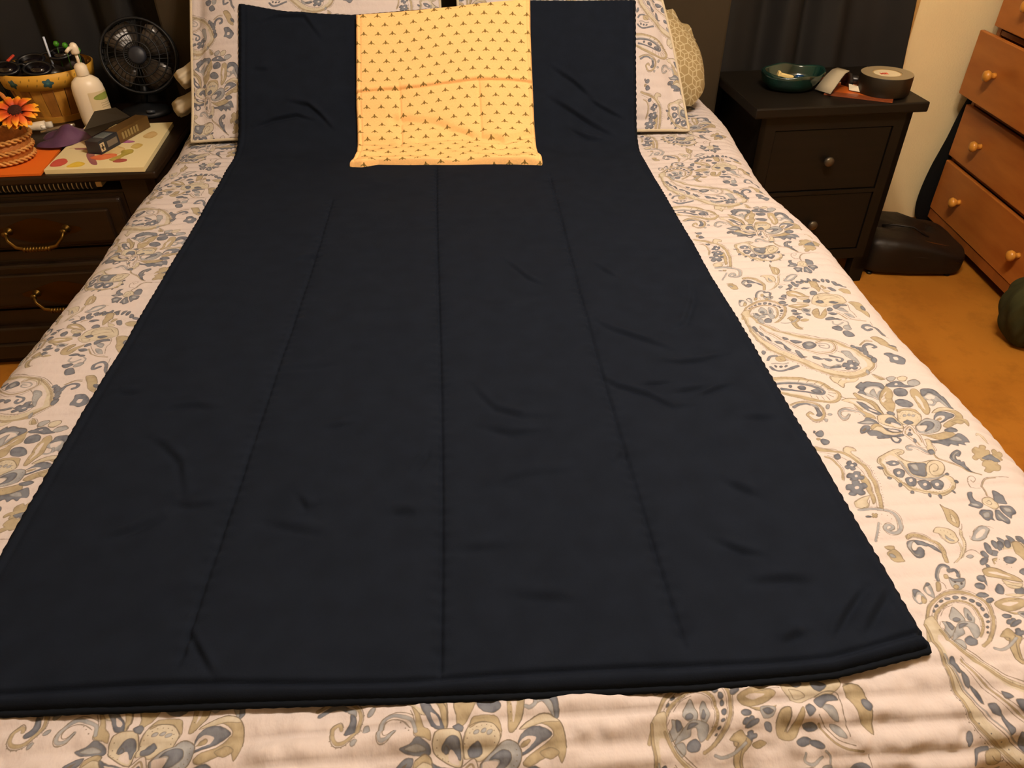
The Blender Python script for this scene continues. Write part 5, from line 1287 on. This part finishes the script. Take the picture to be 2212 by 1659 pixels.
# wooden peck basket with flower band
def peck_basket():
    t = thing('wooden_basket', 'wooden slat basket with a blue flowered rim band, full of eyewear', 'basket', (-1.235, 2.478, ZB_))
    ms = [mat('basket_slat', 'b98432', rough=.55, var=.2, vscale=9, stretch=(8, 8, 1)), mat('basket_slat_dark', '9a6526', rough=.55, var=.2, vscale=9, stretch=(8, 8, 1))]
    n = 22; r0, r1, hh = .088, .122, .140
    for k in range(n):
        a0, a1 = 2*PI*(k+.03)/n, 2*PI*(k+.97)/n
        bm = bmesh.new(); q = []
        off = .0012*(k % 2)
        for z, r in ((0, r0), (hh/2, (r0+r1)/2+.003), (hh, r1)):
            q.append([bm.verts.new(((r+d+off)*math.cos(a), (r+d+off)*math.sin(a), z)) for a in (a0, (a0+a1)/2, a1) for d in (0, -.0025)])
        for i in range(2):
            for s in (0, 2):
                bm.faces.new((q[i][s], q[i][s+2], q[i+1][s+2], q[i+1][s])); bm.faces.new((q[i][s+1], q[i+1][s+1], q[i+1][s+3], q[i][s+3]))
            bm.faces.new((q[i][0], q[i+1][0], q[i+1][1], q[i][1])); bm.faces.new((q[i][4], q[i][5], q[i+1][5], q[i+1][4]))
        obj('slat', bm, ms[k % 2], t)
    obj('basket_floor', lathe(bmesh.new(), [(0, .004), (.086, .004), (.086, .008), (0, .008)], 30), ms[0], t)
    obj('lower_hoop', lathe(bmesh.new(), [(r0+.003, 0), (r0+.007, 0), (r0+.011, .018), (r0+.007, .018), (r0+.003, 0)], 44), mat('hoop', 'c08a34', rough=.5, var=.15, vscale=12), t, True, angle=40)
    # band with painted flowers
    hgt, W_ = 64, 1024
    cv = Canvas(W_, hgt, 0, 0, 2)
    for k in range(8):
        cx = 64+128*k
        cv.fill([(cx+17*(1+.2*math.cos(5*q))*math.cos(q), 30+17*(1+.2*math.cos(5*q))*math.sin(q)) for q in np.linspace(0, 2*PI, 30)[:-1]], hx('3d6470'), hx('2d4c58'), 5)
        cv.fill([(cx+5*math.cos(q), 30+5*math.sin(q)) for q in np.linspace(0, 2*PI, 10)[:-1]], hx('4f7f7a'))
        for dx, dy in ((38, 40), (56, 22), (70, 46), (88, 20), (96, 42)):
            cv.stroke([(cx+dx, dy), (cx+dx+3, dy+8)], 3, hx('8a6a20'), sm=False)
    T = np.ones((hgt, W_, 3))*hx('d9a53e'); T = T*(1-cv.a[..., None])+cv.c
    U = np.linspace(0, 2*PI, 81); X = []
    for r, z in ((r1-.001, .104), (r1+.004, .103), (r1+.012, .145), (r1+.008, .147)):
        X.append(np.stack([r*np.cos(U), r*np.sin(U), np.full(81, z)], -1))
    uv = np.stack([np.broadcast_to(U/(2*PI), (4, 81)), np.array([[0], [0.02], [.98], [1.]])*np.ones((1, 81))], -1)
    grid_obj('rim_band', np.array(X), uv, print_mat('flower_band', T, rough=.5, spec=.3, bump=0), t, label='yellow rim band painted with blue flowers')
peck_basket()
# dark things in the basket
def glasses(loc, rot, label, s=1.0):
    t = thing('sunglasses', label, 'sunglasses', loc)
    t.rotation_euler = rot; t.scale = (s, s, s)
    g = bmesh.new()
    for sx in (-1, 1):
        P = [(sx*(.034+.029*math.cos(a)), .0, .021*math.sin(a)) for a in np.linspace(0, 2*PI, 21)[:-1]]
        tube(g, P, .0035, 7, closed=True)
    tube(g, [(-.009, -.001, .008), (0, -.003, .011), (.009, -.001, .008)], .003, 7)
    obj('frame', g, M_BLACK, t, True)
    for sx in (-1, 1):
        l_ = bmesh.new(); lathe(l_, [(0, -.003), (.02, -.0015), (.027, .001), (0, .002)], 20, Matrix.Translation((sx*.034, 0, 0)) @ Matrix.Rotation(PI/2, 4, 'X') @ Matrix.Diagonal((1.05, .76, 1, 1)))
        obj('lens', l_, mat('dark_lens', '140f14', rough=.08, spec=.7), t, True)
    for sx in (-1, 1):
        obj('temple', tube(bmesh.new(), [(sx*.063, 0, .012), (sx*.067, .03, .012), (sx*.066, .08, .010), (sx*.062, .12, -.006)], [.004, .0045, .004, .003], 7, flat=.6), M_BLACK, t, True)
glasses((-1.262, 2.395, ZB_+.158), (math.radians(-62), .06, .12), 'dark sunglasses lying in front in the wooden basket', 1.25)
glasses((-1.210, 2.455, ZB_+.174), (math.radians(-70), -.10, .45), 'dark sunglasses lying on top of the pile in the wooden basket', 1.25)
o = obj('glasses_case', lathe(bmesh.new(), [(0, -.085), (.020, -.083), (.034, -.06), (.038, 0), (.034, .06), (.020, .083), (0, .085)], 24, Matrix.Rotation(PI/2, 4, 'Y') @ Matrix.Diagonal((.62, 1, 1, 1))), mat('case_black', '1c1613', rough=.3, spec=.5, var=.3, vscale=15), None, True)
o.location = (-1.250, 2.435, ZB_+.136); o.rotation_euler = (.0, .06, .15); tag(o, 'shiny black glasses case lying in the wooden basket', 'case')
o = obj('eyewear_pouch', lathe(bmesh.new(), [(0, -.07), (.03, -.06), (.042, -.02), (.042, .03), (.03, .065), (0, .07)], 20, Matrix.Rotation(PI/2, 4, 'Y') @ Matrix.Diagonal((.7, 1, 1, 1))), mat('pouch_brown', '2b2016', rough=.6, var=.2), None, True)
o.location = (-1.215, 2.530, ZB_+.136); o.rotation_euler = (0, -.05, -.1); tag(o, 'dark brown soft pouch at the back of the wooden basket', 'pouch')
gr = mat('green_ball', '3f8a1e', rough=.35, spec=.5); stm = mat('pin_stem', '2f5a1a', rough=.5)
for i, (x, y, z, lb) in enumerate(((-1.176, 2.470, .205, 'round green headed pin beside the white stick in the basket'), (-1.142, 2.448, .205, 'round green headed pin nearest the lotion pump in the basket'), (-1.120, 2.470, .186, 'round green headed pin lowest and rearmost in the basket'))):
    t = thing('ball_pin', lb, 'pin', (x, y, ZB_), 0, 'green headed pins in the wooden basket')
    obj('head', lathe(bmesh.new(), [(0, -.0085), (.005, -.007), (.0085, 0), (.005, .007), (0, .0085)], 16, Matrix.Translation((0, 0, z))), gr, t, True)
    obj('stem', tube(bmesh.new(), [(-.004, 0, z-.07), (0, 0, z-.006)], .0014, 6), stm, t, True)
o = obj('white_stick', tube(bmesh.new(), [(-1.197, 2.452, ZB_+.150), (-1.196, 2.450, ZB_+.19), (-1.194, 2.448, ZB_+.230)], .0030, 8), mat('pale_blue_plastic', 'c8d6f0', rough=.3, spec=.5), None, True)
tag(o, 'thin pale blue stick standing upright in the wooden basket', 'stick')
o = obj('red_clip', B(-.004, .004, -.014, .014, 0, .005, bev=.0015), mat('red_plastic', 'c0402a', rough=.4)); o.location = (-1.268, 2.372, ZB_+.190); o.rotation_euler = (.4, 0, -.5)
tag(o, 'tiny red clip lying on the sunglasses in the basket', 'clip')

# lotion bottle
lb = thing('lotion_bottle', 'white pump bottle of lotion standing before the wooden basket', 'bottle', (-1.072, 2.345, ZB_+.0), .5)
bd_ = bmesh.new(); lathe(bd_, [(0, 0), (.036, 0), (.041, .004), (.043, .02), (.0435, .10), (.042, .118), (.036, .133), (.024, .143), (.015, .147), (.015, .152), (0, .152)], 36, None, 1.0, .78)
obj('bottle_body', bd_, M_WHITE, lb, True)
obj('collar', lathe(bmesh.new(), [(0, .148), (.017, .148), (.0175, .150), (.0170, .172), (.012, .178), (.006, .181), (0, .181)], 28), M_WHITE, lb, True, angle=50)
pp = bmesh.new(); lathe(pp, [(0, .178), (.0045, .178), (.0045, .206), (0, .206)], 14)
lathe(pp, [(0, .204), (.010, .205), (.0115, .209), (.0115, .222), (.009, .231), (.004, .235), (0, .235)], 22)
tube(pp, [(0, 0, .223), (-.014, -.012, .223), (-.024, -.021, .217)], [.006, .0052, .0045], 10)
obj('pump', pp, M_WHITE, lb, True)
U = np.linspace(-1.75, .45, 20); X = np.array([np.stack([.0442*np.cos(U), .0442*.78*np.sin(U)*1.012, np.full(20, z)], -1) for z in (.030, .055, .080, .105)])
cvb = Canvas(200, 150, 0, 0, 3); cvb.fill([(30, 110), (90, 100), (170, 112), (175, 130), (100, 138), (35, 128)], hx('8f9a4a'), hx('7f8a40'), 5); cvb.stroke([(60, 20), (60, 40)], 8, hx('2a2a20'), sm=False)
for yy in (84, 72, 60): cvb.stroke([(60, yy), (150, yy)], 3, hx('a09070'), sm=False)
Tb = np.ones((150, 200, 3))*hx('d3c19c'); Tb = Tb*(1-cvb.a[..., None])+cvb.c
grid_obj('label_sheet', X, np.stack([np.broadcast_to(np.linspace(0, 1, 20), (4, 20)), np.linspace(0, 1, 4)[:, None]*np.ones((1, 20))], -1), print_mat('lotion_label', Tb, rough=.4, spec=.4, bump=0, ext='EXTEND'), lb, label='faded label with a green leaf band')

# desk fan
fn = thing('desk_fan', 'small black desk fan standing before the left curtain', 'fan', (-.968, 2.452, ZB_), 0)
M_FAN = mat('fan_black', '0f1114', rough=.5, spec=.3)
obj('base', lathe(bmesh.new(), [(0, 0), (.066, 0), (.070, .006), (.060, .016), (.030, .024), (.016, .030), (.012, .034), (0, .034)], 32, None, 1.1, .9), M_FAN, fn, True)
obj('dial', lathe(bmesh.new(), [(0, 0), (.013, 0), (.013, .008), (0, .010)], 18, Matrix.Translation((.030, -.045, .014)) @ Matrix.Rotation(-.3, 4, 'X')), mat('dial_grey', '3a3d42', rough=.3), fn, True)
obj('stem', tube(bmesh.new(), [(0, 0, .025), (.008, 0, .055), (.016, .0, .085)], .0105, 12), M_FAN, fn, True)
HC = Matrix.Translation((.030, -.010, .172)) @ Matrix.Rotation(math.radians(12), 4, 'Z') @ Matrix.Rotation(math.radians(72), 4, 'X')
g = bmesh.new()
for rr, zz in ((.103, .0), (.104, -.028), (.060, .020), (.082, .012), (.036, .024)):
    tube(g, [HC @ Vector((rr*math.cos(a), rr*math.sin(a), zz)) for a in np.linspace(0, 2*PI, 41)[:-1]], .0022 if rr < .1 else .0042, 6, closed=True)
for k in range(36):
    a = 2*PI*k/36
    tube(g, [HC @ Vector((r_2*math.cos(a+t_), r_2*math.sin(a+t_), z_)) for r_2, z_, t_ in ((.024, .026, 0), (.060, .020, .12), (.092, .008, .2), (.104, -.012, .22), (.098, -.034, .22))], .0011, 4)
obj('grille', g, M_FAN, fn, True)
obj('hub_cap', lathe(bmesh.new(), [(0, .022), (.024, .022), (.026, .026), (.020, .031), (0, .033)], 28, HC), mat('hub_grey', '23262e', rough=.45, spec=.3), fn, True)
obj('motor', lathe(bmesh.new(), [(0, -.075), (.028, -.072), (.040, -.05), (.042, -.030), (0, -.028)], 24, HC), M_FAN, fn, True)
for k in range(4):
    b_ = bmesh.new(); R_ = HC @ Matrix.Rotation(2*PI*k/4+.5, 4, 'Z'); rows = []
    for r_2, w_, tw in ((.016, .020, .5), (.045, .042, .42), (.075, .056, .34), (.094, .040, .30)):
        rows.append([b_.verts.new(R_ @ Vector((r_2, w_*q*math.cos(tw), -.012+w_*q*math.sin(tw)))) for q in (-.8, -.3, .3, 1.0)])
    for i in range(3):
        for j in range(3): b_.faces.new((rows[i][j], rows[i][j+1], rows[i+1][j+1], rows[i+1][j]))
    o = obj('blade', b_, mat('blade_smoke', '3a332c', rough=.3, spec=.5), fn, True); o.modifiers.new('s', 'SOLIDIFY').thickness = .0018

# sunflower in a small woven basket
sb = thing('woven_basket', 'small woven basket with a hoop handle on the orange folder', 'basket', (-1.222, 2.075, LZ+.007), .2)
M_WICK = mat('wicker', 'a8662a', rough=.6, var=.3, vscale=40, bump=.5, bscale=150)
M_WICK2 = mat('wicker_pale', 'c08a48', rough=.6, var=.2, vscale=40)
obj('bowl_weave', lathe(bmesh.new(), [(0, 0), (.062, 0), (.068, .004), (.071, .03), (.074, .062), (.070, .064), (.066, .03), (0, .012)], 40, None, 1, 1, lambda a, i: .012*math.sin(a*20+i*PI)), M_WICK, sb, True)
for z, r in ((.010, .070), (.034, .073), (.062, .0765)):
    bm = bmesh.new()
    for ph in (0, PI):
        tube(bm, [((r+.0035*math.sin(a*16+ph))*math.cos(a), (r+.0035*math.sin(a*16+ph))*math.sin(a), z+.004*math.cos(a*16+ph)) for a in np.linspace(0, 2*PI, 129)[:-1]], .0034, 6, closed=True)
    obj('braid', bm, M_WICK2, sb, True)
bm = bmesh.new()
for ph in (0, PI):
    tube(bm, [(.070*math.cos(t_), .004*math.sin(t_*14+ph), .060+.150*math.sin(t_)+.004*math.cos(t_*14+ph)) for t_ in np.linspace(0, PI, 60)], .0036, 6)
obj('hoop_handle', bm, M_WICK, sb, True)
sf = thing('sunflower', 'orange and yellow silk sunflower with a dark centre, in the woven basket', 'flower', (-1.138, 2.055, LZ+.134))
sf.rotation_euler = (math.radians(28), math.radians(4), .2)
def petal_mat():
    m = bpy.data.materials.new('petal'); m.use_nodes = True; nt = m.node_tree; N = nt.nodes; L = nt.links; b = N['Principled BSDF']
    tc = N.new('ShaderNodeTexCoord'); ln_ = N.new('ShaderNodeVectorMath'); ln_.operation = 'LENGTH'; L.new(tc.outputs['Object'], ln_.inputs[0])
    mr = N.new('ShaderNodeMapRange'); mr.inputs[1].default_value = .018; mr.inputs[2].default_value = .056; L.new(ln_.outputs['Value'], mr.inputs[0])
    r = N.new('ShaderNodeValToRGB'); e = r.color_ramp.elements; e[0].color = lin('b83c12'); e[1].color = lin('f2b41c'); e[0].position = .15; e[1].position = .95
    q = e.new(.55); q.color = lin('e0661c'); L.new(mr.outputs[0], r.inputs[0]); L.new(r.outputs[0], b.inputs['Base Color']); b.inputs['Roughness'].default_value = .6
    return m
MP = petal_mat(); pm = None
for ring, (cnt, ln2, up, off) in enumerate(((13, .056, .010, 0), (13, .053, -.002, .5))):
    for k in range(cnt):
        b_ = bmesh.new(); a = 2*PI*(k+off)/cnt+.1*math.sin(k*5); R_ = Matrix.Rotation(a, 4, 'Z'); rows = []
        for r_2, w_ in ((.014, .005), (.026, .0085), (.040, .0088), (.050, .0048), (ln2, .0006)):
            rows.append([b_.verts.new(R_ @ Vector((r_2, q*w_, up*(1-((r_2-.03)/.03)**2)+.002*abs(q)+.004*math.sin(k*3+r_2*60)))) for q in (-1, 0, 1)])
        for i in range(4):
            for j in range(2): b_.faces.new((rows[i][j], rows[i][j+1], rows[i+1][j+1], rows[i+1][j]))
        o = obj('petal', b_, MP, sf, True); o.modifiers.new('s', 'SOLIDIFY').thickness = .0008
obj('flower_centre', lathe(bmesh.new(), [(0, .0), (.016, .0), (.0185, .006), (.015, .012), (0, .014)], 26, Matrix.Translation((0, 0, .002)), 1, 1, lambda a, i: .04*math.sin(a*13+i)), mat('seed_brown', '3a1608', rough=.9, bump=.8, bscale=300), sf, True)
obj('stem', tube(bmesh.new(), [(0, 0, .0), (.0, .006, -.04), (-.02, .02, -.075)], .003, 8), mat('stem_green', '4a5a1c', rough=.7), sf, True)
# tube, pen, purple cloth, boxes
t = thing('white_tube', 'white squeeze tube lying behind the sunflower before the wooden basket', 'tube', (-1.245, 2.312, LZ+.016), .25)
obj('tube_body', lathe(bmesh.new(), [(0, -.042), (.004, -.042), (.010, -.02), (.013, .010), (.014, .030), (0, .031)], 20, Matrix.Rotation(PI/2, 4, 'Y')), M_WHITE, t, True)
obj('cap', lathe(bmesh.new(), [(0, .031), (.010, .031), (.010, .048), (0, .049)], 18, Matrix.Rotation(PI/2, 4, 'Y')), mat('cap_white', 'cfc8ba', rough=.4), t, True)
o = obj('silver_pen', lathe(bmesh.new(), [(0, -.05), (.004, -.048), (.0065, -.03), (.007, .03), (.005, .044), (0, .046)], 16, Matrix.Rotation(PI/2, 4, 'Y')), mat('satin_silver', 'a89c88', rough=.25, metal=.8), None, True)
o.location = (-1.165, 2.285, LZ+.0175); o.rotation_euler = (0, -.10, .35); tag(o, 'short silver tube lying between white tube and lotion bottle', 'tube')
o = obj('clear_bead', lathe(bmesh.new(), [(0, -.006), (.006, -.004), (.007, 0), (.006, .004), (0, .006)], 16), mat('shiny_white', 'f0ece0', rough=.08, spec=.8), None, True); o.location = (-1.195, 2.262, LZ+.030)
tag(o, 'tiny shiny white bead beside the silver tube', 'bead')
def cloth(name, outline_c, rx, ry, hgt, m, seed, rot):
    n = 46; U = np.linspace(0, 2*PI, n+1); rr = np.linspace(0, 1, 16)
    Ug, Rg = np.meshgrid(U, rr)
    wob = 1+.22*np.sin(3*Ug+seed)+.10*np.sin(5*Ug+seed*2)
    x = rx*Rg*wob*np.cos(Ug); y = ry*Rg*wob*np.sin(Ug)
    z = hgt*(1-Rg**2.2)*(1+.5*np.sin(x*60+seed)*np.cos(y*45))+.006*noise2(x*60+9, y*60, seed)*(1-Rg)+.001
    c_, s_ = math.cos(rot), math.sin(rot)
    X = np.stack([x*c_-y*s_, x*s_+y*c_, np.maximum(z, .0008)], -1)
    o = grid_obj(name, X, None, m); o.location = outline_c
    return o
o = cloth('purple_pouch', (-1.095, 2.205, LZ+.0135), .098, .056, .026, mat('purple_satin', '5a3c58', rough=.35, spec=.4, var=.25, vscale=25), 2.0, .45)
tag(o, 'crumpled dark purple satin pouch left of the open dark box', 'pouch')
o = quad_uv('envelope', [(-1.075, 2.125, LZ+.0140), (-.995, 2.125, LZ+.0140), (-.99, 2.19, LZ+.0140), (-1.07, 2.19, LZ+.0140)], print_mat('cream_envelope', np.ones((4, 4, 3))*hx('d8c49a'), rough=.7, bump=0, ext='EXTEND'), None, .001)
tag(o, 'small cream envelope sticking out under the purple pouch', 'envelope')

bx = thing('carton', 'open black and brown carton lying on the picture book with its flap raised', 'box', (-.968, 2.068, LZ+.0130), math.radians(-17))
M_BOXB = mat('box_brown', '5a4220', rough=.4, spec=.4, var=.25, vscale=14); M_BOXK = mat('box_black', '241d12', rough=.35, spec=.5)
bm = bmesh.new(); box(bm, -.040, .0, .0, .225, 0, .034, bev=.0015)
obj('carton_body', bm, M_BOXB, bx)
obj('carton_end', B(-.0405, .0008, -.0008, .082, -.0002, .0344, bev=.001), mat('box_navy', '1c202c', rough=.3, spec=.5), bx, label='navy black printed end of the carton')
# pale emblem on the end of the long side: a square holding a small angular sign
em = bmesh.new()
box(em, .0006, .0014, .003, .020, .006, .028); o = obj('emblem', em, mat('emblem_white', 'b9a98a', rough=.5), bx)
e2 = bmesh.new(); box(e2, .0012, .0019, .006, .017, .014, .018); box(e2, .0012, .0019, .010, .013, .009, .025); obj('emblem_mark', e2, M_BOXK, bx)
fp = bmesh.new(); box(fp, .0006, .0014, .032, .074, .009, .025); obj('side_panel', fp, mat('box_grey_print', '6a6055', rough=.5), bx)
fp = bmesh.new()
for k in range(6): box(fp, -.0002, .0008, .098+.013*k, .106+.013*k, .008, .026)
obj('side_lettering', fp, mat('box_grey_print2', '8a784e', rough=.5), bx)
fl = bmesh.new()
q = [fl.verts.new(v) for v in ((-.040, .03, .035), (-.040, .20, .035), (-.066, .185, .064), (-.084, .120, .072), (-.080, .055, .042))]; fl.faces.new(q)
o = obj('flap', fl, M_BOXK, bx); o.modifiers.new('s', 'SOLIDIFY').thickness = .0016
hl = bmesh.new(); box(hl, -.036, -.004, .030, .070, .0342, .0350); obj('painted_highlight', hl, mat('box_highlight', '8a98a0', rough=.2, metal=.7), bx)  # bluish highlight on the carton top, put in as a pale strip

# ------------------------------------------------------------------ chest of drawers
CA = math.radians(4.5)
ch = thing('chest_of_drawers', 'orange brown pine chest with pale round knobs, its upper drawer pulled out', 'dresser', (1.828, 2.620, 0), -(PI/2+CA))
WC, DC = .762, .43
c = bmesh.new()
box(c, 0, .020, .018, DC, .055, .936); box(c, WC-.020, WC, .018, DC, .055, .936); box(c, 0, WC, DC-.012, DC, .055, .936); box(c, .02, WC-.02, .018, DC, .055, .075)
for z in (.272, .478, .712, .920): box(c, .02, WC-.02, .020, DC, z, z+.014)
obj('case', c, M_PINE2, ch)
obj('plinth_rail', B(.0, WC, .004, .020, .040, .078, bev=.002), M_PINE2, ch)
obj('chest_top', B(-.02, WC+.02, -.012, DC+.005, .936, .960, bev=.006), M_PINE, ch)
for x in (.03, WC-.08):
    for y in (.03, DC-.08): obj('foot', B(x, x+.05, y, y+.05, 0, .056), M_PINE2, ch)
for z0, z1, out in ((.080, .271, 0), (.290, .476, .0), (.515, .724, .042), (.736, .918, .0)):
    d = bmesh.new(); box(d, .0, WC, -out, .017-out, z0, z1, bev=.003)
    if out: box(d, .03, .042, .017-out, .38, z0+.02, z1-.02); box(d, WC-.042, WC-.03, .017-out, .38, z0+.02, z1-.02); box(d, .03, WC-.03, .017-out, .38, z0+.015, z0+.025); 
    dr = obj('drawer', d, M_PINE, ch)
    for x in (.177, WC-.177):
        kx = (z0+z1)/2+.002
        kb = lathe(bmesh.new(), [(0, 0), (.010, 0), (.009, .006), (.0085, .013), (.015, .019), (.0185, .026), (.0165, .034), (.008, .039), (0, .040)], 24, Matrix.Translation((x, -out, kx)) @ Matrix.Rotation(PI/2, 4, 'X'))
        obj('knob', kb, M_KNOB, dr, True)

# ------------------------------------------------------------------ bags on the floor
def softbox(name, m, cx, cy, rz, lx, ly, hz, fn_, parent=None, n=3.2, nu=64, nv=40):
    U = np.linspace(-PI, PI, nu+1); V = np.linspace(-PI/2, PI/2, nv); Ug, Vg = np.meshgrid(U, V)
    sg = lambda c, e: np.sign(c)*np.abs(c)**e
    e = 2/n
    x = lx/2*sg(np.cos(Vg), e*.8)*sg(np.cos(Ug), e); y = ly/2*sg(np.cos(Vg), e*.8)*sg(np.sin(Ug), e); z = hz/2*(1+sg(np.sin(Vg), e))
    x, y, z = fn_(x, y, z)
    o = grid_obj(name, np.stack([x, y, z], -1), None, m, parent)
    if not parent: o.location = (cx, cy, 0); o.rotation_euler = (0, 0, rz)
    return o
tb_ = thing('travel_bag', 'dark brown leather travel bag on the floor between nightstand and chest', 'bag', (1.600, 2.375, 0), math.radians(-8))
def sag(x, y, z):
    k = z/.135
    z = z*(1-.30*np.clip((x+.02)/.17, -.2, 1))+k*.012*noise2(x*14+3, y*14, 3)-.020*k*np.exp(-((y-.02-.25*x)/.018)**2)*(x < .1)
    return x+.008*noise2(y*20, z*25, 5), y+.012*noise2(x*16, z*22, 9)-.01*k, z
softbox('bag_body', M_LEATH, 0, 0, 0, .37, .30, .135, sag, tb_, 5)
zp = bmesh.new(); tube(zp, [(-.135, -.098, 0.135), (-.08, -.110, 0.135), (-.02, -.115, 0.131), (.05, -.115, 0.117), (.11, -.105, 0.101)], .004, 8)
obj('zipper', zp, mat('zip_brass', '7a5a30', rough=.3, metal=.8), tb_, True)
hd = bmesh.new(); tube(hd, [(-.10, -.02, 0.135), (-.06, -.035, 0.149), (.0, -.045, 0.145), (.05, -.07, 0.119)], .008, 8, flat=.5)
obj('carry_handle', hd, M_LEATH, tb_, True)
obj('lower_welt', tube(bmesh.new(), [(-.168, -.10, .060), (-.14, -.146, .075), (-.05, -.153, .086), (.06, -.153, .078), (.15, -.140, .060)], .005, 8), M_LEATH, tb_, True)
for x, y in ((-.14, -.125), (.13, -.125), (-.14, .12), (.13, .12)):
    obj('stud_foot', lathe(bmesh.new(), [(0, 0), (.010, 0), (.010, .006), (0, .010)], 12, Matrix.Translation((x, y, 0))), M_LEATH, tb_, True)

def gig(x, y, z):
    t = z/.62
    return x*(1-.62*t**1.3)+.055*t+.012*noise2(z*9, y*9, 2), y*(1-.3*t), z
o = softbox('garment_bag', M_BLACKC, 1.862, 2.652, 0, .190, .062, .62, gig, None, 2.6)
tag(o, 'limp black cloth bag leaning in the corner behind the chest', 'bag')
def lump(x, y, z):
    k = z/.235
    an = np.arctan2(y, x); r = 1+.16*noise2(x*12+5, y*12+z*8, 7)+.05*np.sin(an*7+z*26)+.04*np.sin(an*13-z*40)
    s = .70+.34*np.sin(np.clip(k*1.25, 0, 1)*PI/2)-.25*np.clip(k-.75, 0, 1)
    return x*s*r, y*s*r, z*(1+.12*noise2(x*10, y*10, 9))
o = softbox('cloth_sack', M_OLIVE, 1.705, 1.800, .0, .165, .17, .235, lump, None, 2.3, 90, 60)
tag(o, 'crumpled olive green cloth sack on the floor before the pine chest', 'bag')
# lint on the concrete
lt_ = bmesh.new(); rs = random.Random(8)
for (x, y) in ((1.30, 1.62), (1.33, 1.30), (1.36, 1.16), (1.46, 1.25), (1.42, 1.02)):
    a = rs.random()*6; box(lt_, -.004, .004, -.0015, .0015, .0003, .0015, M=Matrix.Translation((x, y, 0)) @ Matrix.Rotation(a, 4, 'Z'))
tag(obj('lint_specks', lt_, mat('lint', 'd9c9a8', rough=.9)), 'pale lint specks scattered on the orange concrete floor', 'lint', kind='stuff')
